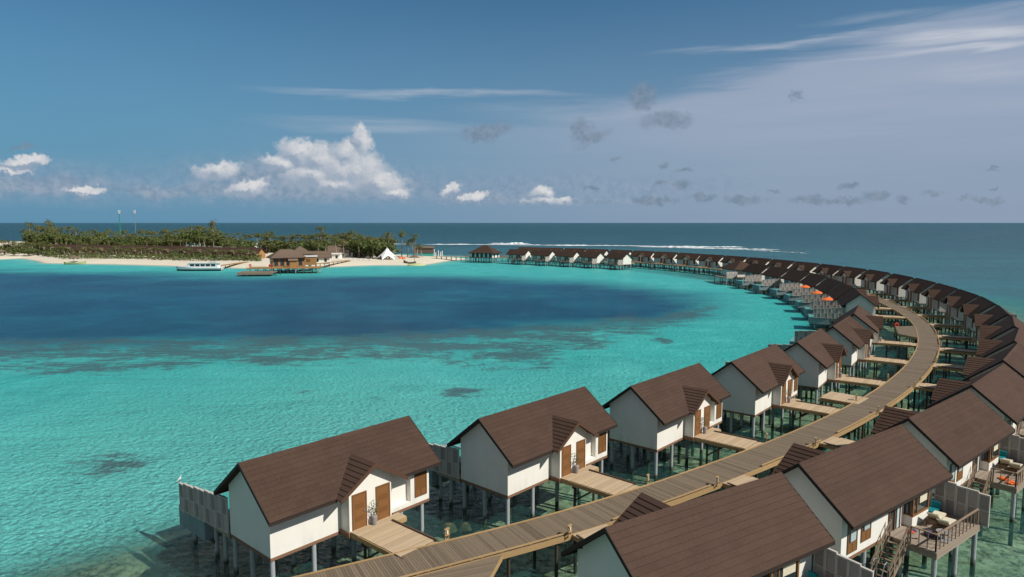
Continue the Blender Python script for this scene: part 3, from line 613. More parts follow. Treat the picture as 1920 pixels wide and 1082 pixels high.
def make_villa(pool, gable_window=False):
    root = empty('overwater_villa'); random.seed(11)
    w = MB(); u = .16
    zf = lambda y: ZR - (ZR - ZE) / (YR - YE) * abs(y - YR) - u
    w.prism([(0, 2.38), (4.45, 2.38), (4.45, zf(4.45)), (YR, zf(YR)), (0, zf(0))], 'x', 0, L)
    k = (PZ - PE) / PHW
    w.prism([(4.42, 2.5), (7.45, 2.5), (7.45, PZ - k * (7.45 - PX) - u), (PX, PZ - u), (4.42, PZ - k * (PX - 4.42) - u)], 'y', -.85, .4)
    w.prism([(-.38, 2.385), (.2, 2.385), (.2, zf(0.0)), (-.38, zf(-.38))], 'x', 9.35, L - .004)
    w.box(7.44, 9.36, -.376, .1, 2.385, 2.64)
    w.build('wall', 'stucco', root)
    fb = MB()
    fb.box(-.012, L + .012, -.012, .16, 2.2, 2.38); fb.box(-.012, L + .012, 4.30, 4.462, 2.2, 2.38); fb.box(-.012, .16, .16, 4.3, 2.2, 2.38); fb.box(L - .16, L + .012, .16, 4.3, 2.2, 2.38)
    for xx in (2.6, 5.4, 8.1): fb.box(xx - .08, xx + .08, .16, 4.3, 2.16, 2.36)
    fb.box(7.9, L + .012, -.392, -.012, 2.2, 2.38); fb.box(4.33, 4.5, -.9, -.012, 2.2, 2.5); fb.box(.16, L - .16, .16, 4.3, 2.3, 2.37)
    fb.build('floor_beam', 'beam_wood', root)
    roof_meshes(root)
    door(root, 4.6, 5.62, -.86, 2.52, 4.66, True); door(root, 6.28, 7.32, -.86, 2.52, 4.66, False)
    window(root, 9.68, 10.68, -.385, 2.8, 4.55, -1, 'shutter')
    window(root, 9.28, 10.3, 4.455, 2.6, 4.35, 1, 'glass'); window(root, 7.8, 8.85, 4.455, 2.85, 4.4, 1, 'glass')
    # sliding door to the deck
    sdm = MB(); sdm.box(4.35, 4.43, 4.44, 4.53, DZ, 4.6); sdm.box(5.0, 5.07, 4.44, 4.52, DZ, 4.6); sdm.box(5.65, 5.73, 4.44, 4.53, DZ, 4.6); sdm.box(4.35, 5.73, 4.44, 4.53, 4.6, 4.68)
    so = sdm.build('glass_door', 'frame_wood', root); g = MB(); g.box(4.43, 5.65, 4.452, 4.475, DZ, 4.6); g.build('pane', 'glass_dark', so)
    g = MB(); g.box(4.46, 4.72, 4.477, 4.49, DZ + .05, 4.55); g.build('curtain', 'curtain', so)
    # bay window
    b = MB(); b.box(1.75, 3.85, 4.44, 4.95, DZ - .05, 3.15); bo = b.build('bay_window', 'stucco', root)
    f = MB()
    for xx in (1.75, 3.73): f.box(xx, xx + .12, 4.85, 4.97, 3.15, 4.78)
    f.box(1.74, 3.86, 4.84, 4.98, 3.13, 3.23); f.box(1.75, 3.85, 4.86, 4.96, 4.70, 4.80); f.box(3.77, 3.86, 4.44, 4.85, 3.15, 3.24); f.box(1.74, 1.83, 4.44, 4.85, 3.15, 3.24); f.box(3.2, 3.28, 4.87, 4.95, 3.23, 4.7)
    f.build('frame', 'door_wood', bo)
    g = MB(); g.box(1.87, 3.73, 4.89, 4.91, 3.23, 4.7); g.box(3.79, 3.81, 4.46, 4.85, 3.24, 4.75); g.box(1.79, 1.81, 4.46, 4.85, 3.24, 4.75); g.build('pane', 'glass_dark', bo)
    c = MB(); c.box(2.0, 2.95, 4.93, 4.945, 3.75, 4.68); c.build('blind', 'cream', bo)
    # deck
    yo = 7.1; d = MB(); n = 19; x0, x1 = -.02, 5.95
    for i in range(n):
        a = 4.47 + (yo - 4.47) * i / n; d.box(x0, x1, a, a + (yo - 4.47) / n - .012, DZ - .04, DZ, random.random() * .6)
    do = d.build('deck', 'deck_wood', root)
    fs = MB()
    for j in range(3):
        z1 = DZ - .045 - j * .125; z0 = z1 - .115
        fs.box(x0, x1 + .02, yo, yo + .035, z0, z1, random.random() * .5); fs.box(x1, x1 + .035, 4.9, yo, z0, z1, random.random() * .5); fs.box(x0 - .035, x0, 4.5, yo, z0, z1, random.random() * .5)
    fs.box(x0 + .1, x1 - .1, 4.5, yo - .05, DZ - .3, DZ - .06)
    fs.build('fascia', 'deck_wood', do)
    # railing: outer edge and the short return beside the stairs
    rl = MB(); zt = DZ + .95
    def run(p, q, n, ends=True):
        rl.beam((p[0], p[1], zt), (q[0], q[1], zt), .10, .05)
        for k in range(n + 1):
            if not ends and k in (0,): continue
            t = k / n; X_, Y_ = p[0] + (q[0] - p[0]) * t, p[1] + (q[1] - p[1]) * t; wd = .08 if k in (0, n) else .045
            rl.box(X_ - wd / 2, X_ + wd / 2, Y_ - wd / 2, Y_ + wd / 2, DZ, zt - .02, random.random() * .5)
    xr = .3
    if pool: run((5.88, yo - .06), (4.6, yo - .06), 3)
    else: run((5.88, yo - .06), (xr, yo - .06), 11)
    run((5.88, 5.75), (5.88, yo - .06), 3)
    rl.build('railing', 'rail_wood', root)
    # stairs down to the water
    st = MB(); ns = 9; run_ = .25; rise = .235
    for i in range(ns):
        xx = 5.98 + i * run_; zz = DZ - (i + 1) * rise; st.box(xx, xx + run_ + .03, 4.72, 5.6, zz - .04, zz, random.random() * .6)
    xe, ze = 5.98 + ns * run_, DZ - (ns) * rise
    for yy in (4.68, 5.64): st.beam((5.9, yy, DZ - .16), (xe + .05, yy, ze - .10), .05, .26)
    so = st.build('stairs', 'rail_wood', root)
    hr = MB()
    for yy in (4.68, 5.64):
        hr.beam((5.9, yy, DZ + .95), (xe - .2, yy, ze + 1.1), .09, .05)
        for k in range(5):
            t = k / 4; xx = 5.95 + (xe - 6.2) * t; zz = DZ + (ze + .15 - DZ) * t; hr.box(xx - .04, xx + .04, yy - .04, yy + .04, zz - .15, zz + .95)
        hr.beam((5.9, yy, DZ + .5), (xe - .2, yy, ze + .65), .04, .04)
    hr.box(xe - .08, xe, 4.64, 4.72, -.6, ze + .15); hr.box(xe - .08, xe, 5.6, 5.68, -.6, ze + .15)
    hr.build('handrail', 'rail_wood', so)
    # privacy screen of alternating louvred panels
    ye = 10.0 if pool else 7.5; cols = 9 if pool else 5; y0 = 4.55; sc2 = MB(); sl = MB(); sv = MB(); dyc = (ye - y0) / cols; skew = -.45 if pool else 0.0
    sx = lambda y: -.06 + skew * (y - y0) / (ye - y0)
    for c_ in range(cols):
        ya, yb2 = y0 + c_ * dyc, y0 + (c_ + 1) * dyc; top = 4.45 - .085 * (c_ // 2); xa = sx((ya + yb2) / 2); zb = DZ - .12
        sc2.box(xa - .045, xa + .045, ya, ya + .07, zb, top); sc2.box(xa - .045, xa + .045, yb2 - .07, yb2 - .003, zb, top)
        zm = (zb + top) / 2
        for zz in (zb, zm - .035, top - .07): sc2.box(xa - .045, xa + .045, ya + .07, yb2 - .07, zz, zz + .07)
        sc2.box(xa - .07, xa + .07, ya, yb2 - .004, top, top + .03)
        for r_ in (0, 1):
            za, zc = (zb + .07, zm - .035) if r_ == 0 else (zm + .035, top - .07)
            if (c_ + r_) % 2 == 0:
                m = 9
                for q in range(m): a = za + (zc - za) * q / m; sl.hexa([(xa - .03, ya + .07, a), (xa - .015, ya + .07, a), (xa - .015, yb2 - .07, a), (xa - .03, yb2 - .07, a), (xa + .015, ya + .07, a + .055), (xa + .03, ya + .07, a + .055), (xa + .03, yb2 - .07, a + .055), (xa + .015, yb2 - .07, a + .055)], .0)
            else:
                m = 6
                for q in range(m): a = ya + .075 + (yb2 - ya - .15) * q / m; sv.box(xa - .014, xa + .014, a, a + .045, za, zc, 0)
            (sv if (c_ + r_) % 2 else sl).box(xa - .006, xa + .006, ya + .07, yb2 - .07, za, zc, .0)
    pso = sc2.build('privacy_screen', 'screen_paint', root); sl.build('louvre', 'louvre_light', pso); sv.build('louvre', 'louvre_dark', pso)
    if pool:
        t = MB(); a0, a1, b0, b1 = -.30, 4.5, 7.16, 10.7
        t.box(a0, a1, b0, b1, 1.15, 1.3); t.box(a0, a0 + .2, b0, b1, 1.3, DZ - .04); t.box(a1 - .2, a1, b0, b1, 1.3, DZ - .04); t.box(a0 + .2, a1 - .2, b0, b0 + .2, 1.3, DZ - .04); t.box(a0 + .2, a1 - .2, b1 - .2, b1, 1.3, DZ - .06)
        to = t.build('plunge_pool', 'tank', root); q = MB(); q.box(a0 + .2, a1 - .2, b0 + .2, b1 - .2, 1.3, DZ - .14); q.build('pool_water', 'aqua_wall', to)
        q = MB(); q.box(-.02, .3, 4.5, 10.6, DZ - .42, DZ - .12); q.box(4.1, 4.3, 4.6, 10.5, .95, 1.15); q.box(.1, .3, 6.9, 10.5, .93, 1.15); q.build('support_beam', 'timber_post', to)
    # corner daybed with teal cushions
    s = MB(); s.box(.45, 1.5, 4.62, 5.2, DZ, DZ + .28); ob = s.build('daybed', 'dark_fascia', root); s = MB(); s.box(.5, 1.45, 4.66, 5.15, DZ + .28, DZ + .38); s.box(.47, .6, 4.66, 5.15, DZ + .38, DZ + .75); s.build('cushion', 'teal_fabric', ob)
    # piles
    P_ = [(x, y) for x in (.17, 2.7, 5.4, 8.1, L - .17) for y in (.17, 2.3, 4.3)] + [(.3, 5.8), (.3, 6.95), (3.0, 6.95), (5.75, 6.95), (5.75, 5.2)]
    if pool: P_ += [(.2, 9.7), (4.2, 9.7), (4.2, 7.4)]
    P_ += [(10.4, -.2)]
    for x, y in P_:
        p = MB(); zt = 2.2 if y < 4.4 else (DZ - .42 if y < 7.2 else 1.15)
        p.cyl((x, y, -1.7), (x, y, zt), .135, n=12); o = p.build('pile', 'concrete', root, smooth=False)
    return root
protoA = make_villa(False); protoB = make_villa(True)

# walkway from villa to boardwalk
JZ = 2.50
def make_walk():
    root = empty('entry_walkway'); random.seed(21); d = MB(); y = -.87
    while y > -6.55:
        x0, x1 = (4.45, 7.95) if y > -1.6 else (4.5, 7.0)
        z = JZ + .05 if y > -5.2 else JZ - .012
        d.box(x0, x1, y - .138, y, z - .045, z, random.random() * .55); y -= .15
    do = d.build('deck', 'walk_wood', root)
    f = MB(); f.box(4.44, 4.50, -5.5, -.9, JZ - .28, JZ + .0); f.box(6.95, 7.01, -5.9, -1.66, JZ - .28, JZ - .05); f.box(7.9, 7.96, -1.6, -.9, JZ - .28, JZ - .002); f.box(7.0, 7.96, -1.66, -1.6, JZ - .28, JZ - .003); f.box(5.6, 5.75, -6.0, -.9, JZ - .25, JZ - .05)
    f.build('side_beam', 'kerb_wood', root)
    for x, ya in ((6.98, -1.5),):
        k = MB(); k.box(x - .05, x + .05, -5.45, ya, JZ + .07, JZ + .14)
        for j in range(5): yy = ya - .15 - j * .9; k.box(x - .04, x + .04, yy - .08, yy, JZ + .05, JZ + .075)
        k.build('kerb', 'dark_kerb', root)
    for (x, yy) in ((4.62, -2.0), (6.85, -2.0), (4.62, -4.6), (6.85, -4.6)):
        p = MB(); p.cyl((x, yy, -1.6), (x, yy, JZ - .25), .10, .085, 8)
        p.build('post', 'timber_post', root)
    b = MB(); b.beam((4.62, -2.0, 1.2), (4.62, -3.4, JZ - .3), .07, .12); b.beam((6.85, -2.0, 1.2), (6.85, -3.4, JZ - .3), .07, .12); b.beam((4.4, -2.0, JZ - .32), (7.05, -2.0, JZ - .32), .14, .16); b.beam((4.4, -4.6, JZ - .32), (7.05, -4.6, JZ - .32), .14, .16)
    b.build('brace', 'timber_post', root)
    return root
protoW = make_walk()
def make_plant():
    root = empty('potted_plant'); m = MB(); m.lathe([(.13, 0), (.17, .25), (.19, .5), (.165, .56)], n=12); p = m.build('pot', 'pot', root)
    random.seed(4); s = MB()
    for k in range(4):
        a = k * 1.7; s.tube([(0, 0, .5), (.06 * math.cos(a), .06 * math.sin(a), .8), (.16 * math.cos(a), .16 * math.sin(a), 1.05 + .1 * k)], [.012, .01, .006], 5)
    s.build('stem', 'palm_trunk', root); l = MB()
    for k in range(46):
        a = random.uniform(0, 6.28); rr = random.uniform(.05, .3); z = random.uniform(.72, 1.4); c = Vector((rr * math.cos(a), rr * math.sin(a), z)); d = Vector((random.uniform(-1, 1), random.uniform(-1, 1), random.uniform(-.5, .6))).normalized() * .09; e = d.cross(Vector((0, 0, 1))).normalized() * .035
        l.face([c - d, c + e, c + d, c - e], random.random())
    l.build('leaf', 'plant_leaf', root, recalc=False); return root
protoP = make_plant()
index_kids()

def rank(n): return ['first', 'second', 'third', 'fourth', 'fifth', 'sixth', 'seventh', 'eighth', 'ninth', 'tenth', 'eleventh', 'twelfth', 'thirteenth', 'fourteenth', 'fifteenth', 'sixteenth', 'seventeenth', 'eighteenth', 'nineteenth', 'twentieth', 'twenty-first', 'twenty-second', 'twenty-third', 'twenty-fourth', 'twenty-fifth', 'twenty-sixth', 'twenty-seventh', 'twenty-eighth', 'twenty-ninth'][n - 1]
def where(k):
    n = int(k[1:])
    if k[0] == 'V':
        if n == 1: return 'nearest villa at bottom left, with the bird on its screen'
        if n == 8: return 'lagoon-side villa just past the gap and the side platform, grey gable facing us'
        if n < 8: return rank(n) + ' villa from the near end of the lagoon-side row'
        return rank(n - 7) + ' villa past the gap in the lagoon-side row'
    if k[0] == 'R':
        if n == 1: return 'nearest ocean-side villa, cut by the bottom edge'
        if n == 29: return 'last ocean-side villa, nearest the island'
        return rank(n) + ' villa from the near end of the ocean-side row'
    return rank(n) + ' of five far lagoon villas counted from the right'
def cap16(s): return ' '.join(s.split()[:16])
used = {}
def place(proto, k, dz=0.0):
    x, y, a = frame(k)
    if proto.name not in used: used[proto.name] = 1; o = proto
    else: o = copy_tree(proto)
    o.location = (x, y, dz); o.rotation_euler = (0, 0, a); return o
names = {}
for k in POSE:
    pool = k[0] == 'V'
    o = place(protoB if pool else protoA, k); n = int(k[1:])
    g = {'V': 'villas with plunge pools along the lagoon side', 'R': 'villas along the ocean side', 'I': 'far villas on the lagoon side near the island'}[k[0]]
    lab = {'V': 'white villa, brown roof: ', 'R': 'white villa, brown roof: ', 'I': 'small white-gabled villa, '}[k[0]] + where(k)
    tag(o, cap16(lab), 'villa', g)
    wk = place(protoW, k); 
    if k[0] == 'I': wk.location.z -= .002
    wl = where(k).replace(' villa from the near end of the ', ' entry from the near end of the ')
    if k[0] == 'V' and n <= 7: wl2 = 'pale plank walkway to the doors of the ' + ('nearest lagoon-side villa' if n == 1 else rank(n) + ' lagoon-side villa from the front')
    elif k[0] == 'V': wl2 = 'plank walkway to the ' + rank(n - 7) + ' lagoon-side villa past the gap'
    elif k[0] == 'R': wl2 = 'plank walkway from boardwalk to the ' + rank(n) + ' ocean-side villa from the front'
    else: wl2 = 'plank walkway to the ' + rank(n) + ' of the five far lagoon villas from the right'
    tag(wk, wl2, 'walkway', 'entry walkways between boardwalk and villas')
    if pool and n <= 7:
        X_, Y_, a = frame(k); p = protoP if n == 1 else copy_tree(protoP)
        q = to_world(k, (5.95, -1.12, JZ + .052)); p.location = q; p.rotation_euler = (0, 0, n * 1.3)
        tag(p, 'grey potted plant between the two doors of ' + ('the nearest lagoon-side villa' if n == 1 else 'the ' + rank(n) + ' lagoon-side villa'), 'potted plant', 'potted plants by the villa doors')

# ------------------------------------------------------------------ boardwalk
bw = empty('boardwalk', (0, 0, 0)); tag(bw, 'long curved timber boardwalk on posts between the two rows of villas', 'boardwalk')
HW = 1.36; dk = MB(); random.seed(9); s = 0.0; smax = S[-1] - 1
while s < smax:
    step = .152 if s < 190 else .30
    p, d, n = frame_s(s); w = (step - (.014 if s < 190 else .02)) / 2; r = random.random() ** 1.6 * .8; e = .03 * random.random()
    a = p + n * (HW + e - .03); b = p - n * (HW + e - .03); dd = d * w; z = JZ - .04
    dk.hexa([(a.x - dd.x, a.y - dd.y, z), (b.x - dd.x, b.y - dd.y, z), (b.x + dd.x, b.y + dd.y, z), (a.x + dd.x, a.y + dd.y, z), (a.x - dd.x, a.y - dd.y, JZ), (b.x - dd.x, b.y - dd.y, JZ), (b.x + dd.x, b.y + dd.y, JZ), (a.x + dd.x, a.y + dd.y, JZ)], r)
    s += step
dk.build('deck', 'jetty_wood', bw, recalc=False)
skipR = [near_s(*to_world('R%d' % i, (5.7, -8, 0))[:2]) for i in range(1, 30)]
for sd_, nm in ((1, 'lagoon'), (-1, 'ocean')):
    fb, kb = MB(), MB(); s = 0
    while s < smax:
        p, d, n = frame_s(s); q, d2, n2 = frame_s(s + 2.995)
        a = p + n * sd_ * (HW + .03); b = q + n2 * sd_ * (HW + .03)
        fb.beam((a.x, a.y, JZ - .16), (b.x, b.y, JZ - .16), .06, .32, random.random() * .4)
        a = p + n * sd_ * (HW - .02); b = q + n2 * sd_ * (HW - .02)
        gap = any(abs(s + 1.45 - t) < 1.9 for t in skipR) if sd_ < 0 else False
        if sd_ > 0: kb.beam((a.x, a.y, JZ + .035), (b.x, b.y, JZ + .035), .11, .045, random.random() * .4)
        elif not gap:
            kb.beam((a.x, a.y, JZ + .12), (b.x, b.y, JZ + .12), .10, .06, random.random() * .4)
            for t in (.1, .5, .9): c = a.lerp(b, t); kb.box(c.x - .05, c.x + .05, c.y - .05, c.y + .05, JZ + .0, JZ + .09, .6)
        s += 3.0
    fb.build('side_beam', 'kerb_wood', bw); kb.build('kerb', 'kerb_wood', bw)
k = 0; rest = MB(); s = 1.5; caps = MB()
while s < smax:
    p, d, n = frame_s(s)
    for sd_ in (1, -1):
        q = p + n * sd_ * 1.15; m = MB() if k < 96 else rest
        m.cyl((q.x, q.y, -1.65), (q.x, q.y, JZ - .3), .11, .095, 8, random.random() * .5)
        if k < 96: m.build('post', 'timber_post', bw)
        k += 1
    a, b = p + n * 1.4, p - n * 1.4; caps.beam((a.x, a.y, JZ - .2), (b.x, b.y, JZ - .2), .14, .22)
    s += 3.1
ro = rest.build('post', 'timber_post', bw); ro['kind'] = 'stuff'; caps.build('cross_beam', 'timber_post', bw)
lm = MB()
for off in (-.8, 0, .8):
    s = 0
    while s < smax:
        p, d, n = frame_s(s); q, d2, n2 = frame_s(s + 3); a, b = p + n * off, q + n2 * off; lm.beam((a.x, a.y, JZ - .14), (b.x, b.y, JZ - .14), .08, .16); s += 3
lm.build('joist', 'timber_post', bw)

# side platforms
def platform(poly, label, z=JZ, ang=None, mtl='jetty_wood', rail=False):
    root = empty('side_platform', (poly[0][0], poly[0][1], 0)); ox, oy = poly[0]; tag(root, label, 'platform')
    m = MB(); P = [Vector((x - ox, y - oy)) for x, y in poly]; e = (P[1] - P[0]).normalized() if ang is None else Vector((math.cos(ang), math.sin(ang))); n = Vector((-e.y, e.x))
    lo = min(p.dot(e) for p in P); hi = max(p.dot(e) for p in P); t = lo
    while t < hi - .05:   # planks across direction n, clipped to the polygon
        tm = t + .07; xs_ = []
        for i in range(len(P)):
            a, b = P[i], P[(i + 1) % len(P)]; da, db = a.dot(e) - tm, b.dot(e) - tm
            if da * db < 0: xs_.append((a.lerp(b, da / (da - db))).dot(n))
        if len(xs_) >= 2:
            a0, a1 = min(xs_), max(xs_)
            q = [e * t + n * a0, e * (t + .138) + n * a0, e * (t + .138) + n * a1, e * t + n * a1]
            m.hexa([(v.x, v.y, z - .05) for v in q] + [(v.x, v.y, z) for v in q], random.random() * .6)
        t += .15
    m.build('deck', mtl, root)
    f = MB()
    for i in range(len(P)): a, b = P[i], P[(i + 1) % len(P)]; f.beam((a.x, a.y, z - .2), (b.x, b.y, z - .2), .07, .31)
    f.build('side_beam', 'kerb_wood', root)
    c = sum(P, Vector((0, 0))) / len(P)
    for p in P: q = p.lerp(c, .12); g = MB(); g.cyl((q.x, q.y, -1.6), (q.x, q.y, z - .3), .11, .1, 8); g.build('post', 'timber_post', root)
    return root
platform([(61.8, 106.6), (62.7, 102.6), (66.2, 103.6), (70.5, 115.0), (65.6, 114.2)], 'plank platform jutting from the boardwalk in the gap between lagoon villas', JZ + .012, .3)
platform([(31.3, 67.1), (33.9, 64.6), (36.2, 66.9), (33.6, 69.6)], 'small square plank landing beside the boardwalk before the fifth lagoon villa', JZ + .014, -.77, 'walk_wood')
platform([(-.55, 34.6), (-1.25, 31.9), (-8.5, 28.0), (-10.5, 30.6)], 'widened plank corner of the boardwalk at the bottom edge', JZ - .012, 1.95)

# wooden marker boxes along the boardwalk edge
def make_marker():
    root = empty('path_light'); m = MB(); m.beam((-.16, 0, 0), (-.16, 0, .62), .05, .05); m.beam((.16, 0, 0), (.16, 0, .62), .05, .05); m.beam((-.18, 0, .64), (.18, 0, .64), .14, .05); m.beam((-.18, 0, .30), (.18, 0, .30), .14, .05); m.beam((-.16, 0, .05), (.16, 0, .05), .05, .06); m.build('frame', 'kerb_wood', root)
    l = MB(); l.box(-.07, .07, -.06, .06, .36, .56); l.build('lamp', 'cream', root); return root
mk = make_marker(); index_kids()
mpts = [(840, 1014, 1), (1214, 907, 1), (1443, 829, 1), (1613, 752, 1), (1666, 712, 1), (1702, 672, 1), (1066, 1004, -1), (1342, 910, -1), (1528, 835, -1), (1643, 774, -1), (1712, 726, -1), (1757, 680, -1), (1762, 650, -1), (1756, 627, -1)]
nL = nR = 0
for i, (u, v, sd_) in enumerate(mpts):
    x, y = atz(u, v, JZ); s = near_s(x, y); p, d, n = frame_s(s + (x - at_s(s)[0].x) * d.x if False else s)
    t = (Vector((x, y)) - p).dot(d); q = p + d * t + n * sd_ * (HW + .16)
    o = mk if i == 0 else copy_tree(mk); o.location = (q.x, q.y, JZ - .02); o.rotation_euler = (0, 0, math.atan2(d.y, d.x) + .5)
    if sd_ > 0: nL += 1; lab = rank(nL) + ' small timber lamp box from the front on the boardwalk edge facing the lagoon'
    else: nR += 1; lab = rank(nR) + ' small timber lamp box from the front on the boardwalk edge facing the ocean'
    tag(o, lab, 'path light', 'timber lamp boxes on the boardwalk edges')

# ------------------------------------------------------------------ deck furniture
def make_lounger():
    root = empty('sun_lounger'); f = MB()
    for yy in (-.3, .3): f.box(-.95, .95, yy - .03, yy + .03, .26, .32)
    for xx in (-.93, -.3, .3, .9): f.box(xx - .03, xx + .03, -.3, .3, .262, .31)
    f.build('frame', 'frame_wood', root)
    for xx in (-.85, .85):
        for yy in (-.28, .28): l = MB(); l.box(xx - .035, xx + .035, yy - .035, yy + .035, 0, .26); l.build('leg', 'frame_wood', root)
    c = MB(); c.box(-.9, .25, -.3, .3, .325, .40); c.build('seat', 'cream', root)
    b = MB(); b.hexa([(.25, -.3, .33), (.9, -.3, .80), (.9, .3, .80), (.25, .3, .33), (.21, -.3, .39), (.86, -.3, .86), (.86, .3, .86), (.21, .3, .39)]); b.build('backrest', 'cream', root); return root
lg = make_lounger(); index_kids(); first = True
for k, lab in (('R2', 'second'), ('R3', 'third'), ('R4', 'fourth')):
    for j, yy in enumerate((6.0, 6.75 - .12)):
        o = lg if first else copy_tree(lg); first = False
        o.location = to_world(k, (2.0 + .5 * j, 5.35 + .72 * j + .15, DZ + .002)); o.rotation_euler = (0, 0, frame(k)[2] + D2R(178 if 0 else 8) + 0)
        tag(o, 'cream wood-framed lounger ' + ('against the bay window' if j == 0 else 'near the outer railing') + ' on the ' + lab + ' ocean-side deck', 'sun lounger', 'sun loungers on the ocean-side decks')
def make_parasol():
    root = empty('orange_parasol'); p = MB(); p.cyl((0, 0, 0), (0, 0, 2.35), .03, n=8); p.build('pole', 'white_paint', root)
    c = MB(); n = 8; R_ = 1.45
    for k in range(n):
        a, b = 2 * math.pi * k / n, 2 * math.pi * (k + 1) / n
        c.face([(0, 0, 2.45), (R_ * math.cos(a), R_ * math.sin(a), 1.9), (R_ * math.cos(b), R_ * math.sin(b), 1.9)], random.random() * .4)
        c.face([(R_ * math.cos(a), R_ * math.sin(a), 1.9), (R_ * math.cos(b), R_ * math.sin(b), 1.9), (R_ * math.cos(b), R_ * math.sin(b), 1.78), (R_ * math.cos(a), R_ * math.sin(a), 1.78)], .3)
    c.build('canopy', 'orange', root, recalc=False); b = MB(); b.box(-.25, .25, -.25, .25, 0, .08); b.build('base', 'pot', root); return root
pz = make_parasol(); index_kids()
for i, (k, lab) in enumerate((('V9', 'nearest'), ('V10', 'middle'), ('V11', 'farthest'))):
    o = pz if i == 0 else copy_tree(pz); o.location = to_world(k, (1.7, 6.4, DZ + .002)); tag(o, lab + ' of the three orange parasols above the lagoon-side screens', 'parasol', 'orange parasols on lagoon decks')
# orange life vests, bag and other things left on the decks
random.seed(31)
def vest(k, x, y, rot, lab):
    m = MB(); 
    for sx in (-1, 1): m.lathe([(.05, 0), (.17, .03), (.18, .10), (.10, .16)], (sx * .13, 0, 0), 9); m.lathe([(.04, 0), (.12, .03), (.12, .10), (.05, .14)], (sx * .12, .24, 0), 8)
    m.tube([(-.12, .3, .08), (0, .4, .09), (.12, .3, .08)], .045, 6)
    o = m.build('life_vest', 'orange'); o.location = to_world(k, (x, y, DZ)); o.rotation_euler = (0, 0, rot); tag(o, lab, 'life vest', 'orange vests on the third ocean deck')
vest('R3', 4.9, 6.2, .3, 'orange life vest lying on the third ocean-side deck, nearer the stairs')
vest('R3', 5.3, 6.75, 1.6, 'orange life vest lying on the third ocean-side deck, at the railing corner')
m = MB(); m.lathe([(.05, 0), (.26, .02), (.30, .16), (.2, .26), (.06, .28)], n=11); o = m.build('beach_bag', 'purple'); o.location = to_world('R2', (4.1, 6.0, DZ)); tag(o, 'dark bag lying on the second ocean-side deck by the bay window', 'bag')
m = MB(); m.lathe([(.42, 0), (.42, .03), (.04, .05), (.04, .42), (.36, .44), (.36, .48)], n=14); o = m.build('side_table', 'pot'); o.location = to_world('R2', (4.0, 6.65, DZ)); tag(o, 'round grey side table beside the railing of the second ocean-side deck', 'table')
for j, (x, y, r_) in enumerate(((5.3, 5.5, .3), (5.15, 5.7, .8))):
    m = MB(); m.prism([(-.05, -.13), (.04, -.13), (.05, .0), (.06, .1), (.0, .15), (-.05, .1), (-.04, 0)], 'z', 0, .02); m.tube([(-.04, .0, .02), (0, .08, .06), (.05, .0, .02)], .008, 5)
    o = m.build('sandal', 'dark_fascia'); o.location = to_world('R2', (x, y, DZ + .001)); o.rotation_euler = (0, 0, frame('R2')[2] + r_); tag(o, ('dark sandal nearer the house wall' if j == 0 else 'dark sandal farther from the house wall') + ' at the head of the second ocean-side stairs', 'sandal', 'pair of dark sandals by the stairs')
for j, (x, r_) in enumerate(((4.2, 0), (4.55, 1))):
    m = MB(); m.lathe([(.02, 0), (.16, .02), (.19, .06), (.10, .10), (.02, .11)], n=9); m.tube([(-.1, 0, .08), (0, .12, .13), (.12, 0, .08)], .02, 5)
    o = m.build('folded_towel', 'red' if j else 'purple'); o.location = to_world('R2', (x, 5.2, DZ)); tag(o, ('crumpled red cloth' if j else 'crumpled dark cloth') + ' on the second ocean-side deck below the bay window', 'cloth')
def ladder_rail(k, lab):
    root = empty('pool_ladder'); X_, Y_, a = frame(k); root.location = (X_, Y_, 0); root.rotation_euler = (0, 0, a)
    for yy in (4.85, 5.45):
        m = MB(); m.tube([(7.7, yy, .7), (7.7, yy, 1.65), (7.9, yy, 1.85), (8.15, yy, 1.75), (8.4, yy, 1.2), (8.5, yy, -.5)], .028, 8); m.build('handrail', 'metal', root)
    m = MB()
    for z in (-.3, 0.05, .4): m.cyl((8.47 - .05 * z, 4.85, z), (8.47 - .05 * z, 5.45, z), .025, n=6)
    m.build('rung', 'metal', root); tag(root, lab, 'ladder', 'steel ladders at the foot of the stairs')
ladder_rail('R2', 'curved steel swim ladder at the foot of the second ocean-side stairs'); 
# grey heron on the screen
def bird():
    root = empty('heron'); root.scale = (.68, .68, .68); q = to_world('V1', (-.5, 9.9, 4.16)); root.location = q; root.rotation_euler = (0, 0, 1.0); b = MB()
    b.tube([(-.16, 0, .26), (-.05, 0, .30), (.06, 0, .36), (.12, 0, .42), (.12, 0, .50), (.10, 0, .56), (.14, 0, .60), (.17, 0, .60)], [.02, .075, .085, .055, .03, .026, .034, .02], 9)
    b.tube([(.17, 0, .60), (.27, 0, .585)], [.014, .003], 5); b.tube([(-.16, 0, .27), (-.30, 0, .16)], [.035, .008], 5); b.build('body', 'white_paint', root)
    w = MB(); 
    for s_ in (-1, 1): w.face([(.08, s_ * .08, .38), (-.05, s_ * .09, .36), (-.28, s_ * .03, .19), (-.05, s_ * .085, .25)], .3)
    w.build('wing', 'pot', root, recalc=False)
    for s_ in (-.03, .03): l = MB(); l.tube([(-.01, s_, 0), (0, s_, .14), (-.02, s_, .28)], .009, 5); l.build('leg', 'dark_kerb', root)
    tag(root, 'pale grey wading bird standing on the end of the nearest privacy screen', 'bird')
bird()
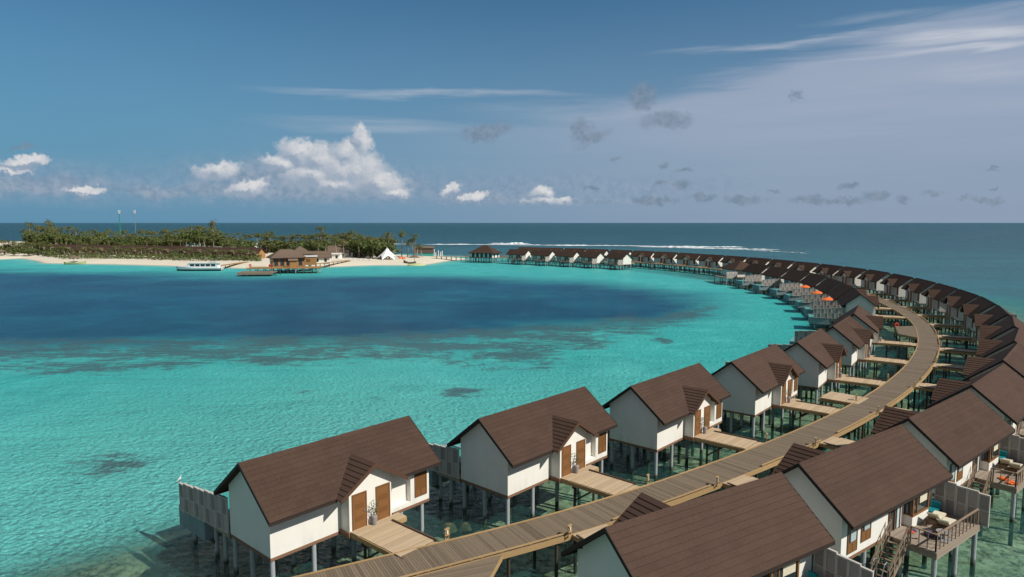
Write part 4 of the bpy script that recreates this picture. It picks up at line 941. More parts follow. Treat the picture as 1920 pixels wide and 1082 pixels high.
# boulders in the shallows
random.seed(17)
for i, (u, v, r_, lab) in enumerate([(840, 985, .5, 'larger greenish boulder in the shallows between the first two lagoon villas'), (872, 984, .36, 'smaller greenish boulder in the shallows between the first two lagoon villas')]):
    x, y = atz(u, v, -.1); m = MB(); n = 14; R0 = [random.uniform(.8, 1.15) for _ in range(n)]
    prof = [(1.25, -.6), (1.1, -.35), (.86, -.12), (.55, .02), (.2, .06)]; i0 = len(m.v)
    for (pr, z) in prof:
        for k_ in range(n): t = 2 * math.pi * k_ / n; rr = r_ * pr * R0[k_] * random.uniform(.93, 1.07); m.v.append((rr * math.cos(t), rr * .75 * math.sin(t), z * (r_ + .3)))
    for j in range(4):
        for k_ in range(n): m.f.append((j * n + k_, j * n + (k_ + 1) % n, (j + 1) * n + (k_ + 1) % n, (j + 1) * n + k_)); m.r.append(random.random())
    m.f.append(tuple(4 * n + k_ for k_ in range(n))); m.r.append(.2)
    o = m.build('boulder', 'rock', smooth=True); o.location = (x, y, 0); tag(o, lab, 'boulder')
# ------------------------------------------------------------------ far pavilions
def hip_building(name, cx, cy, a, lx, ly, zf, ze, zr, ridge, ov, wallm, label, cat, zb=-1.6, posts=True, roofm_='roof', openings=True):
    root = empty(name, (cx, cy, 0), a); tag(root, label, cat); r = MB(); ex, ey = lx / 2 + ov, ly / 2 + ov; rr = ridge / 2
    for s in (-1, 1):
        courses(r, (-rr, 0, zr), (rr, 0, zr), (-ex, s * ey, ze), (ex, s * ey, ze), 10, .03, .08)
        courses(r, (s * rr, -.01, zr), (s * rr, .01, zr), (s * ex, -ey, ze), (s * ex, ey, ze), 10, .03, .08)
    ro = r.build('roof', roofm_, root, recalc=False); f = MB(); f.box(-ex, ex, -ey, -ey + .05, ze - .22, ze - .05); f.box(-ex, ex, ey - .05, ey, ze - .22, ze - .05); f.box(-ex, -ex + .05, -ey + .05, ey - .05, ze - .22, ze - .05); f.box(ex - .05, ex, -ey + .05, ey - .05, ze - .22, ze - .05); f.build('fascia_board', 'dark_fascia', ro)
    w = MB(); w.box(-lx / 2, lx / 2, -ly / 2, ly / 2, zf, ze + .25); w.build('wall', wallm, root)
    d = MB(); d.box(-lx / 2 - .5, lx / 2 + .5, -ly / 2 - .5, ly / 2 + .5, zf - .25, zf - .004); d.build('floor', 'beam_wood', root)
    if openings:
        n = int(lx // 2.4)
        for s in (-1, 1):
            for k in range(n):
                x = -lx / 2 + (k + .5) * lx / n; o_ = MB(); y0, y1 = (s * ly / 2, s * (ly / 2 + .05)) if s > 0 else (s * ly / 2 - .05, s * ly / 2); o_.box(x - .75, x + .75, y0, y1, zf + .1, ze - .25); o_.build('window', 'glass_dark', root)
        for s in (-1, 1):
            for k in range(2):
                y = (k - .5) * ly / 2; o_ = MB(); x0, x1 = (lx / 2, lx / 2 + .05) if s > 0 else (-lx / 2 - .05, -lx / 2); o_.box(x0, x1, y - .7, y + .7, zf + .1, ze - .25); o_.build('window', 'glass_dark', root)
    if posts:
        nx_ = max(2, int(lx // 2.5)); ny_ = max(2, int(ly // 2.5))
        for i in range(nx_ + 1):
            for j in range(ny_ + 1):
                p = MB(); x, y = -lx / 2 + i * lx / nx_, -ly / 2 + j * ly / ny_; p.cyl((x, y, zb), (x, y, zf - .25), .14, n=8); p.build('pile', 'concrete', root)
    return root
p1 = hip_building('hip_roofed_pavilion', 76.0, 224.5, D2R(98), 9.5, 7.5, 2.5, 4.9, 7.6, 1.8, .9, 'stucco', 'hip-roofed pavilion over the lagoon at the bend, beyond the orange parasols', 'pavilion', openings=False)
m = MB(); 
for j in range(4):
    for q in range(2): m.box(-6.2, -6.1, 3.9 + j * .9, 4.72 + j * .9, 2.35 + q * .95, 3.22 + q * .95, ((j + q) % 2) * .9)
m.box(-6.12, -6.06, 3.8, 7.6, 2.25, 4.3); m.build('privacy_screen', 'screen_paint', p1)
m = MB(); m.box(-6.2, 3, 4.3, 7.6, 2.1, 2.45); m.build('deck', 'deck_wood', p1)
for x, y in ((-6, 4.5), (-6, 7.4), (-1.5, 7.4), (2.8, 7.4)): m = MB(); m.cyl((x, y, -1.6), (x, y, 2.1), .14, n=8); m.build('pile', 'concrete', p1)
hip_building('hip_roofed_pavilion', -13.6, 343.5, D2R(-24), 12.0, 8.2, 2.6, 4.9, 8.7, 2.4, 1.1, 'stucco', 'hip-roofed pavilion on stilts at the far end of the lagoon villas, nearest the island', 'pavilion')
# landing stage between the pavilion and the last villa
m = MB()
for k in range(7): m.box(-.05 + k * 1.0, .05 + k * 1.0, -.05, .05, -1.6, 4.2)
for z in (2.4, 3.1, 3.8): m.box(0, 6, -.04, .04, z, z + .16)
x, z = aty(940, 478, 336); o = m.build('timber_rack', 'kerb_wood'); o.location = (x, 336, 0); tag(o, 'open yellow timber rack standing between far pavilion and the last lagoon villa', 'rack')

# ------------------------------------------------------------------ vegetation
def ground(x, y):
    d = float(poly_sdf(np.array([[x]]), np.array([[y]]), shore)[0, 0]); return 1.5 * (1 - math.exp(-d / 7)) if d > 0 else 0.0
def palm_meshes(seed, nf=20, R_=3.4):
    random.seed(seed); m = MB()
    for k in range(nf):
        a = k * 2.39996 + random.uniform(-.25, .25); el = random.choice([1.1, .8, .5, .2, -.15, -.45]) + random.uniform(-.12, .12); Lf = R_ * random.uniform(.8, 1.1)
        p = Vector((0, 0, 0)); pts = [p.copy()]; e = el; n = 7
        for j in range(n):
            p = p + Vector((math.cos(a) * math.cos(e), math.sin(a) * math.cos(e), math.sin(e))) * (Lf / n); e -= .20 + .06 * j; pts.append(p.copy())
        sd_ = Vector((-math.sin(a), math.cos(a), 0))
        for j in range(n):
            p0, p1 = pts[j], pts[j + 1]; w = .62 * math.sin(math.pi * (j + .6) / (n + .7)) + .1; r = random.random()
            for s in (-1, 1):
                for q in range(2):
                    b0 = p0.lerp(p1, q / 2); b1 = p0.lerp(p1, q / 2 + .42); tip = b1 + sd_ * s * w + (p1 - p0) * .5 - Vector((0, 0, w * random.uniform(.3, .75)))
                    m.face([b0, b1, tip], r * .8 + random.random() * .2)
    return m
def palm(seed):
    root = empty('coconut_palm'); c = palm_meshes(seed).build('crown', 'palm_leaf', root, recalc=False); random.seed(seed + 50)
    t = MB(); pts = [(0, 0, -14.0), (0, 0, -9), (0, 0, -4), (0, 0, 0)]; bx2, by2 = random.uniform(-1.6, 1.6), random.uniform(-.8, .8)
    pts = [(bx2 * (1 - k / 8) ** 1.6, by2 * (1 - k / 8) ** 1.6, -13 * (1 - k / 8)) for k in range(9)]
    t.tube(pts, [.30 - .02 * k for k in range(9)], 7); t.build('trunk', 'palm_trunk', root, smooth=False); return root
palms = [palm(s) for s in (1, 2, 3, 4, 5)]
def bush(seed, n=420, flatt=.8):
    root = empty('broadleaf_tree'); random.seed(seed); m = MB(); cl = [(Vector((random.uniform(-1, 1), random.uniform(-1, 1), random.uniform(-.55, .75))) * random.uniform(.45, .8), random.uniform(.3, .5)) for _ in range(11)]
    for k in range(n):
        c, r = random.choice(cl); d = Vector((random.gauss(0, 1), random.gauss(0, 1), random.gauss(0, 1))).normalized(); p = c + d * r * random.uniform(.75, 1.1); p.z *= flatt
        t = Vector((random.uniform(-1, 1), random.uniform(-1, 1), random.uniform(-.6, .6))).normalized() * .13; u = t.cross(d).normalized() * .08; m.face([p - t, p + u, p + t, p - u], random.random())
    m.build('crown', 'bush_leaf', root, recalc=False); t = MB(); t.tube([(0, 0, -1.6), (.05, .03, -.9), (.0, .0, -.2)], [.09, .07, .04], 6)
    for q in range(4): a = q * 1.6; t.tube([(0, 0, -.6), (.4 * math.cos(a), .4 * math.sin(a), -.1), (.6 * math.cos(a), .6 * math.sin(a), .3)], [.05, .035, .015], 5)
    t.build('trunk', 'palm_trunk', root); return root
bushes = [bush(s) for s in (11, 12, 13)]
index_kids()
ucount = {}
def put(proto, x, y, ztop, scale, label, group, cat, rot=None, base=0.0):
    ucount[proto.name] = ucount.get(proto.name, 0) + 1
    o = proto if ucount[proto.name] == 1 else copy_tree(proto)
    o.location = (x, y, ztop); o.scale = scale if hasattr(scale, '__len__') else (scale,) * 3; o.rotation_euler = (0, 0, random.uniform(0, 6.28) if rot is None else rot); tag(o, label, cat, group); return o
def put_palm(u, v, y, s=1.0, label='coconut palm in the dense grove on the island', group='coconut palms in the island grove', rot=None):
    """crown centre at photo column u and height v when standing at depth y"""
    x, z = aty(u, v, y); g = ground(x, y); p = random.choice(palms)
    hz = max(2.5, z - g); return put(p, x, y, z, (s, s, hz / 12.6), label, group, 'palm tree', rot)
random.seed(77)
def sky_v(u):     # skyline of the grove in photo rows
    pts = [(40, 436), (60, 430), (95, 427), (150, 435), (200, 435), (240, 437), (300, 435), (345, 431), (380, 428), (400, 428), (415, 438), (460, 446), (500, 440), (520, 446), (560, 446), (600, 438), (625, 446), (660, 440), (700, 446), (740, 446)]
    for (a, b), (c, d) in zip(pts[:-1], pts[1:]):
        if a <= u <= c: return b + (d - b) * (u - a) / (c - a)
    return 446
# nearly even sowing of crowns: skyline row, then lower rows nearer
for u in range(45, 735, 8):
    uu = u + random.uniform(-4, 4); yb = 520 - 150 * max(0, (uu - 420) / 320)
    put_palm(uu, sky_v(uu) + random.uniform(-4, 4), yb + random.uniform(-20, 40), random.uniform(1.35, 1.8))
for u in range(70, 700, 10):
    uu = u + random.uniform(-5, 5); yb = 470 - 110 * max(0, (uu - 420) / 320); put_palm(uu, sky_v(uu) + random.uniform(5, 13), yb + random.uniform(-15, 20), random.uniform(1.15, 1.5))
for u in range(100, 560, 18):
    uu = u + random.uniform(-8, 8); yb = 440 - 90 * max(0, (uu - 420) / 320); put_palm(uu, sky_v(uu) + random.uniform(16, 22), yb, random.uniform(1.0, 1.3))
nb = 0
for u in list(range(60, 480, 12)) + list(range(500, 735, 13)):
    for row in range(2):
        uu = u + random.uniform(-6, 6); yb = (500 if row == 0 else 455) - 110 * max(0, (uu - 420) / 320); v = sky_v(uu) + (16 if row == 0 else 21) + random.uniform(-4, 4)
        x, z = aty(uu, v, yb); s = random.uniform(5.4, 7.4) if row else random.uniform(4.2, 5.6); g = ground(x, yb)
        put(random.choice(bushes), x, yb, max(z, g + 2.2), (s, s, s * .9), 'round leafy tree among the palms of the island grove', 'leafy trees in the island grove', 'tree'); nb += 1
# distinct tall palms
for (u, v, y, s, lab) in [(55, 420, 520, 1.15, 'leftmost tall palm of the island, standing clear at the grove end'), (92, 416, 520, 1.2, 'tall palm near the left end of the grove, above its neighbours'),
    (398, 417, 500, 1.15, 'tall brownish palm reaching the horizon in the middle of the grove'), (506, 436, 430, 1.1, 'dark palm above the thatched restaurant roof'), (602, 430, 400, 1.15, 'tall palm above the white beach house'),
    (659, 436, 385, 1.05, 'tall palm left of the white tent, above the grey building'), (728, 440, 372, 1.0, 'palm directly behind the white tent peak'), (754, 437, 371, .95, 'slender lone palm right of the white tent'), (778, 443, 368, .9, 'leaning palm at the right tip of the beach')]:
    put_palm(u, v, y, s * 1.2, lab, None)
tip = [(672, 452, 360), (686, 447, 372), (697, 446, 366), (709, 455, 362), (716, 447, 380), (738, 452, 378), (766, 456, 366), (771, 449, 372), (783, 460, 364), (788, 463, 372), (643, 452, 352), (628, 448, 362), (612, 452, 348), (596, 458, 345), (700, 462, 352), (650, 444, 376)]
for u, v, y in tip: put_palm(u, v, y, random.uniform(1.0, 1.25), 'coconut palm in the loose stand behind the beach tent', 'coconut palms around the beach tent')
# young palms and shrubs along the beach front
for u in range(2, 484, 5):
    uu = u + random.uniform(-4, 4); x0, y0 = atz(uu, 500, 1); yb = 372 + 70 * max(0, (120 - uu) / 120) - 40 * max(0, (uu - 150) / 330) + random.uniform(0, 14); v = 460 + (uu > 110) * 4 + random.uniform(-2, 5) + 6 * max(0, (uu - 200) / 280) - 5 * (uu < 100)
    x, z = aty(uu, v, yb)
    if random.random() < .7: put_palm(uu, v + 1, yb, random.uniform(.85, 1.15), 'young palm in the strip of planting behind the sand', 'young palms behind the beach')
    else:
        s = random.uniform(1.3, 2.2); g = ground(x, yb); put(random.choice(bushes), x, yb, g + s * .75, (s * 1.2, s, s * .8), 'low shrub in the strip of planting behind the sand', 'shrubs behind the beach', 'shrub')
for u in range(-8, 112, 8):
    for k in range(2):
        uu = u + random.uniform(-3, 3); yb = 445 - 50 * k + random.uniform(-12, 12); x = (uu - 960) / FPX * yb; g = ground(x, yb); s = random.uniform(2.6, 3.8)
        put(random.choice(bushes), x, yb, g + s * .7, (s * 1.2, s, s * .8), 'round bush in the green clump at the left end of the island', 'bushes at the left end of the island', 'shrub')
for u in range(0, 110, 9):
    put_palm(u + random.uniform(-3, 3), 452 + random.uniform(-3, 5) , 450 + random.uniform(-20, 30), random.uniform(.85, 1.1), 'small palm in the low planting at the left end of the island', 'small palms at the left end of the island')
random.seed(5); gc = MB()
for k in range(5200):
    uu = random.uniform(-15, 490); yb = 352 + 90 * max(0, (120 - uu) / 120) - 30 * max(0, (uu - 150) / 330) + random.uniform(0, 22)
    x = (uu - 960) / FPX * yb; g = ground(x, yb)
    if g < .9: continue
    z = g + random.random() ** 2 * 2.6; p = Vector((x, yb, z)); t = Vector((random.uniform(-1, 1), random.uniform(-1, 1), random.uniform(-.5, 1))).normalized() * random.uniform(.45, .85); u_ = Vector((random.uniform(-1, 1), random.uniform(-1, 1), .3)).normalized() * .4
    gc.face([p - t * .3, p + u_, p + t, p - u_], random.random())
o = gc.build('undergrowth', 'bush_leaf', recalc=False); tag(o, 'low green undergrowth along the back of the beach', 'undergrowth', kind='stuff')

# ------------------------------------------------------------------ beach bungalows
def bungalow():
    root = empty('beach_bungalow'); w = MB(); w.prism([(-3, 0), (3, 0), (3, 2.6), (0, 5.0), (-3, 2.6)], 'x', -5, 5); w.build('wall', 'hut_wood', root)
    r = MB(); courses(r, (-5.8, 0, 5.4), (5.8, 0, 5.4), (-5.8, -4.0, 2.3), (5.8, -4.0, 2.3), 9, .03, .1); courses(r, (-5.8, 0, 5.4), (5.8, 0, 5.4), (-5.8, 4.0, 2.3), (5.8, 4.0, 2.3), 9, .03, .1); r.build('roof', 'roof', root, recalc=False)
    p = MB(); courses(p, (0, -5.0, 4.0), (0, -2.0, 4.0), (-2.2, -5.0, 2.3), (-2.2, -2.4, 2.3), 6, .03, .08); courses(p, (0, -5.0, 4.0), (0, -2.0, 4.0), (2.2, -5.0, 2.3), (2.2, -2.4, 2.3), 6, .03, .08); p.build('porch_roof', 'thatch', root, recalc=False)
    for x in (-2, 2): q = MB(); q.cyl((x, -4.8, 0), (x, -4.8, 2.4), .1, n=6); q.build('post', 'timber_post', root)
    for x in (-3.6, 3.4): q = MB(); q.box(x - .7, x + .7, -3.06, -3.0, .4, 2.2); q.build('window', 'curtain', root)
    q = MB(); q.box(-.6, .6, -3.06, -3.0, 0.05, 2.2); q.build('door', 'glass_dark', root)
    return root
bg_ = bungalow(); index_kids()
for i in range(13):
    u = 108 + i * 30.5; y = 408 - i * 4.4; x = (u - 960) / FPX * y; o = bg_ if i == 0 else copy_tree(bg_); o.location = (x, y, ground(x, y) - .05); o.rotation_euler = (0, 0, D2R(-18)); o.scale = (1.12, 1.0, 1.05)
    tag(o, rank(i + 1) + ' brown-roofed beach bungalow from the left, half hidden behind young palms', 'bungalow', 'brown-roofed bungalows behind the beach')
def gable_house(name, u, v, y, lx, ly, hw, hr, a, wm, rm, label, cat='house', base=None):
    x, z = aty(u, v, y); g = ground(x, y) if base is None else base; root = empty(name, (x, y, g - .05), a); w = MB(); w.prism([(-ly / 2, 0), (ly / 2, 0), (ly / 2, hw), (0, hr - .15), (-ly / 2, hw)], 'x', -lx / 2, lx / 2); w.build('wall', wm, root)
    r = MB(); o_ = .7; sl = (hr - hw) / (ly / 2)
    for s in (-1, 1): courses(r, (-lx / 2 - .6, 0, hr), (lx / 2 + .6, 0, hr), (-lx / 2 - .6, s * (ly / 2 + o_), hw - sl * o_), (lx / 2 + .6, s * (ly / 2 + o_), hw - sl * o_), 9, .03, .12)
    r.build('roof', rm, root, recalc=False)
    for k in range(max(2, int(lx // 3))):
        n = max(2, int(lx // 3)); xx = -lx / 2 + (k + .5) * lx / n; q = MB(); q.box(xx - .55, xx + .55, -ly / 2 - .06, -ly / 2, .7, min(2.2, hw - .3)); q.build('window', 'glass_dark', root)
    q = MB(); q.box(-lx / 2 - .06, -lx / 2, -.5, .5, .02, 2.1); q.build('door', 'hut_wood', root); tag(root, label, cat); return root
gable_house('beach_house', 596, 478, 318, 11, 8, 2.9, 5.6, D2R(12), 'stucco', 'thatch', 'white beach house with a thatched roof right of the stilted restaurant')
gable_house('beach_house', 622, 475, 345, 9, 7, 3.0, 3.3, D2R(5), 'stucco', 'white_paint', 'flat white pool building beside the thatched white house')
gable_house('beach_house', 640, 470, 372, 13, 8, 3.0, 6.0, D2R(8), 'stucco', 'thatch', 'thatched house half hidden by palms left of the grey two-storey building')
# grey two-storey building with balcony
x, z = aty(664, 470, 375); root = empty('balcony_building', (x, 375, 1.3), D2R(4)); tag(root, 'grey two-storey building with a railed balcony among the palms left of the tent', 'building')
m = MB(); m.box(-8, 8, -4, 4, 0, 3.4); m.build('wall', 'brown_wall', root); m = MB(); m.box(-8.6, 8.6, -5.4, 4.2, 3.4, 3.8); m.build('balcony', 'grey_wall', root)
m = MB(); m.box(-7.4, 3, -2.5, 3.6, 3.8, 6.2); m.build('upper_wall', 'grey_wall', root)
m = MB(); courses(m, (-7, 0, 8.0), (3, 0, 8.0), (-8.4, -3.6, 6.1), (4, -3.6, 6.1), 6, .03, .1); courses(m, (-7, 0, 8.0), (3, 0, 8.0), (-8.4, 4.4, 6.1), (4, 4.4, 6.1), 6, .03, .1); m.build('roof', 'thatch', root, recalc=False)
m = MB(); m.box(-8.6, 8.6, -5.4, -5.3, 4.7, 4.8)
for k in range(18): xx = -8.5 + k; m.box(xx - .04, xx + .04, -5.38, -5.3, 3.8, 4.7)
m.build('railing', 'metal', root)
for k in range(5): xx = -8 + k * 4; m = MB(); m.box(xx - .15, xx + .15, -5.3, -5.0, 0, 3.4); m.build('column', 'grey_wall', root)
for k in range(4): xx = -6 + k * 3.2; m = MB(); m.box(xx - .8, xx + .8, -4.06, -4.0, .3, 2.7); m.build('window', 'glass_dark', root)
# white tent buildings glimpsed behind the grove
for i, (u, v, w_, h_, y) in enumerate([(470, 460, 8, 3.4, 455), (398, 466, 12, 2.2, 432), (425, 467, 9, 2.0, 428), (458, 457, 3, 3, 470), (335, 465, 5, 2, 430)]):
    x, z = aty(u, v, y); root = empty('white_building', (x, y, 1.4)); lab = ['white peaked hall showing between palms behind the bungalows', 'long low white building behind the bungalow roofs', 'short low white building behind the bungalow roofs', 'narrow white gable between palms', 'small white wall behind the left bungalow roofs'][i]
    m = MB(); zz = max(2.5, z - 1.4); m.box(-w_ / 2, w_ / 2, -4, 4, 0, zz); m.build('wall', 'white_paint', root); m = MB(); m.prism([(-4.4, zz), (4.4, zz), (0, zz + h_ * .4)], 'x', -w_ / 2 - .4, w_ / 2 + .4); m.build('roof', 'tent_fabric', root); tag(root, lab, 'building')
m = MB(); m.box(-2, 2, -1.5, 1.5, 0, 3); x, z = aty(474, 480, 345); root = empty('kiosk', (x, 345, 1.3)); m.build('wall', 'kerb_wood', root); m = MB(); courses(m, (-1.5, 0, 4.2), (1.5, 0, 4.2), (-3, -2.4, 2.9), (3, -2.4, 2.9), 5, .03, .1); courses(m, (-1.5, 0, 4.2), (1.5, 0, 4.2), (-3, 2.4, 2.9), (3, 2.4, 2.9), 5, .03, .1); m.build('roof', 'thatch', root, recalc=False); tag(root, 'small yellow wooden kiosk on the sand left of the stilted restaurant', 'kiosk')

# ------------------------------------------------------------------ stilted restaurant and its deck
def hut(name, u, y, a, lx, ly, zf, ze, zr, ridge, ov, label):
    x = (u - 960) / FPX * y; root = hip_building(name, x, y, a, lx, ly, zf, ze, zr, ridge, ov, 'hut_wood', label, 'restaurant', roofm_='thatch'); return root
r1 = hut('stilted_restaurant', 537, 279, D2R(28), 12.0, 8.5, 2.6, 5.9, 9.2, 4.6, 1.3, 'thatched wooden restaurant on stilts at the water edge, larger front roof')
r2 = hut('thatched_hut', 563, 300, D2R(28), 8, 7, 2.6, 6.2, 9.6, 1.0, 1.0, 'thatched wooden hut with a pointed roof behind the stilted restaurant')
x = (573 - 960) / FPX * 283; root = empty('wooden_cabin', (x, 283, 0), D2R(14)); tag(root, 'flat-roofed wooden cabin on stilts right of the thatched restaurant', 'cabin'); m = MB(); m.box(-4.3, 4.3, -3, 3, 2.6, 6.0); m.build('wall', 'hut_wood', root); m = MB(); m.box(-4.7, 4.7, -3.3, 3.3, 6.0, 6.3); m.build('roof', 'white_paint', root)
for xx in (-2.2, 1.2): m = MB(); m.box(xx - .8, xx + .8, -3.06, -3, 3.9, 5.2); m.build('shutter', 'frame_wood', root)
for i in range(4):
    for j in range(3): m = MB(); m.cyl((-4 + i * 2.7, -2.7 + j * 2.7, -1.5), (-4 + i * 2.7, -2.7 + j * 2.7, 2.6), .14, n=7); m.build('pile', 'timber_post', root)
x = (549 - 960) / FPX * 271; root = empty('ticket_booth', (x, 271, 2.35), D2R(20)); m = MB(); m.box(-1.3, 1.3, -1, 1, 0, 2.6); m.build('wall', 'hut_wood', root); m = MB(); m.prism([(-1.5, 2.6), (1.5, 2.6), (0, 3.4)], 'x', -1.9, 1.9); m.build('roof', 'thatch', root); tag(root, 'little wooden booth in front of the stilted restaurant', 'booth')
root = empty('restaurant_terrace', ((512 - 960) / FPX * 272, 272, 0), D2R(10)); tag(root, 'timber terrace on stilts around the thatched restaurant', 'terrace'); m = MB(); m.box(-9, 19, -7, 2, 2.05, 2.35); m.build('deck', 'hut_wood', root)
for i in range(10):
    for j in (0, 1): m = MB(); m.cyl((-8.5 + i * 3, -6.7 + j * 4, -1.5), (-8.5 + i * 3, -6.7 + j * 4, 2.05), .15, n=7); m.build('pile', 'concrete' if i % 3 == 0 else 'timber_post', root)
m = MB(); m.box(-9, -2, -6.9, -6.85, 3.2, 3.27)
for k in range(8): m.box(-9 + k, -8.93 + k, -6.92, -6.85, 2.35, 3.2)
m.build('railing', 'rail_wood', root)
root = empty('landing_stage', ((479 - 960) / FPX * 257, 257, 0), D2R(6)); tag(root, 'low timber landing stage on posts in front of the restaurant', 'landing stage'); m = MB(); m.box(-6, 7, -4, 4, 1.1, 1.45); m.build('deck', 'jetty_wood', root); m = MB(); m.box(-6, 7, -4.06, -4.0, .7, 1.44); m.build('fascia', 'rail_wood', root)
for i in range(7):
    for j in (0, 1): m = MB(); m.cyl((-5.6 + i * 2.3, -3.7 + j * 7, -1.5), (-5.6 + i * 2.3, -3.7 + j * 7, 1.1), .16, n=7); m.build('pile', 'timber_post', root)
def tor(R_, r, n=14, k=6):
    m = MB()
    for i in range(n):
        for j in range(k):
            def P_(a, b): A_, B_ = 2 * math.pi * a / n, 2 * math.pi * b / k; return ((R_ + r * math.cos(B_)) * math.cos(A_), r * math.sin(B_), (R_ + r * math.cos(B_)) * math.sin(A_))
            m.face([P_(i, j), P_(i + 1, j), P_(i + 1, j + 1), P_(i, j + 1)], .8 if (i // 2) % 4 == 3 else 0)
    return m
for u, v, y, lab in [(469, 497.5, 262, 'orange lifebuoy on the left corner of the landing stage railing'), (506, 498, 263, 'orange lifebuoy on the terrace front below the restaurant'), (1681, 609.5, 114.5, 'orange lifebuoy on a post at the corner of the side platform')]:
    x, z = aty(u, v, y); s_ = .65 if y > 200 else .5; root = empty('lifebuoy', (x, y, z)); o = tor(.62 * s_, .24 * s_).build('ring', 'red', root); p = MB(); p.box(-.06, .06, .2, .3, -z + (1.4 if y > 200 else 1.0), .3); p.build('post', 'kerb_wood', root); tag(root, lab, 'lifebuoy')
# walkways over the sand
def plank_path(u0, y0, z0, u1, y1, z1, w, lab, posts=True):
    a = Vector(((u0 - 960) / FPX * y0, y0, z0)); b = Vector(((u1 - 960) / FPX * y1, y1, z1)); root = empty('beach_walkway', a); tag(root, lab, 'walkway'); m = MB(); m.beam((0, 0, 0), b - a, w, .18); m.build('deck', 'hut_wood', root)
    n = int((b - a).length / 4)
    for k in range(n + 1): p = (b - a) * (k / max(1, n)); q = MB(); q.cyl((p.x, p.y, p.z - .1), (p.x, p.y, -a.z - .8), .15, n=6); q.build('post', 'timber_post', root)
plank_path(582, 289, 2.3, 655, 328, 1.9, 2.2, 'raised plank walkway from the restaurant along the beach to the right')
plank_path(404, 289, 1.5, 462, 318, 1.7, 2.4, 'grey plank pier from the moored boat up the sand')
# arrival jetty from the beach to the far pavilion
root = empty('arrival_jetty', (-40, 361, 0)); tag(root, 'pale low jetty linking the beach tip to the far pavilion', 'jetty'); m = MB(); m.beam((-2, -3, 2.35), (20, -4.5, 2.35), 2.6, .25); m.build('deck', 'walk_wood', root)
for k in range(9):
    for j in (-1, 1): q = MB(); q.cyl((k * 2.6, -3.6 - k * .18 + j, -1.6), (k * 2.6, -3.6 - k * .18 + j, 2.3), .15, n=6); q.build('post', 'timber_post', root)
# ------------------------------------------------------------------ tent
x, y = (726 - 960) / FPX * 345, 345; root = empty('star_tent', (x, y, 1.35)); tag(root, 'white pointed star-shaped tent on the beach', 'tent'); m = MB(); H_ = 6.5; n = 6; nr = 7
def tp(k2, t):  # k2 in 0..2n; even = arm, odd = arch
    a = math.pi * k2 / n + .3; arm = k2 % 2 == 0; Rr = 6.6 if arm else 3.6; z1 = 0.0 if arm else 2.2; tt = t ** .75
    return (Rr * t * math.cos(a), Rr * t * math.sin(a), H_ + (z1 - H_) * tt)
for k in range(2 * n):
    for j in range(nr): m.face([tp(k, j / nr), tp(k + 1, j / nr), tp(k + 1, (j + 1) / nr), tp(k, (j + 1) / nr)], .0)
m.build('canopy', 'tent_fabric', root, recalc=False); m = MB(); m.cyl((0, 0, 0), (0, 0, H_), .07, n=6); m.build('pole', 'metal', root)
# sunbeds and bits around the tent
def bed(): 
    root = empty('beach_sunbed'); m = MB(); m.box(-1, .4, -.35, .35, .28, .38); m.hexa([(.4, -.35, .28), (1.0, -.35, .7), (1.0, .35, .7), (.4, .35, .28), (.36, -.35, .38), (.95, -.35, .8), (.95, .35, .8), (.36, .35, .38)]); m.build('cushion', 'white_paint', root); m = MB()
    for xx in (-.8, .5):
        for yy in (-.3, .3): m.box(xx - .04, xx + .04, yy - .04, yy + .04, 0, .28)
    m.build('frame', 'timber_post', root); return root
b_ = bed(); index_kids()
for i, (u, y) in enumerate([(655, 336), (664, 337), (674, 336), (683, 338), (694, 336), (640, 335)]):
    x = (u - 960) / FPX * y; o = b_ if i == 0 else copy_tree(b_); o.location = (x, y, ground(x, y)); o.rotation_euler = (0, 0, 1.2); tag(o, 'white sunbed on the sand left of the white tent', 'sunbed', 'white sunbeds on the sand left of the tent')
for i, (u, v, y, c, lab) in enumerate([(750, 481, 352, 'orange', 'orange beanbag on the sand just right of the white tent'), (757, 483, 349, 'orange', 'orange beanbag nearer the water right of the white tent'), (714, 470, 385, 'red', 'red beach umbrella behind the white tent'), (691, 470, 385, 'red', 'red beach umbrella among palms left of the white tent')]):
    x, z = aty(u, v, y); g = ground(x, y); m = MB()
    if i < 2: m.lathe([(.5, 0), (1.0, .2), (.9, .7), (.4, 1.0)], n=10); o = m.build('beanbag', c); o.location = (x, y, g)
    else:
        m.lathe([(2.0, 2.3), (1.2, 2.75), (.1, 3.1)], n=8); root = empty('beach_umbrella', (x, y, g)); m.build('canopy', c, root); p = MB(); p.cyl((0, 0, 0), (0, 0, 2.6), .05, n=6); p.build('pole', 'white_paint', root); o = root
    tag(o, lab, 'beanbag' if i < 2 else 'beach umbrella')
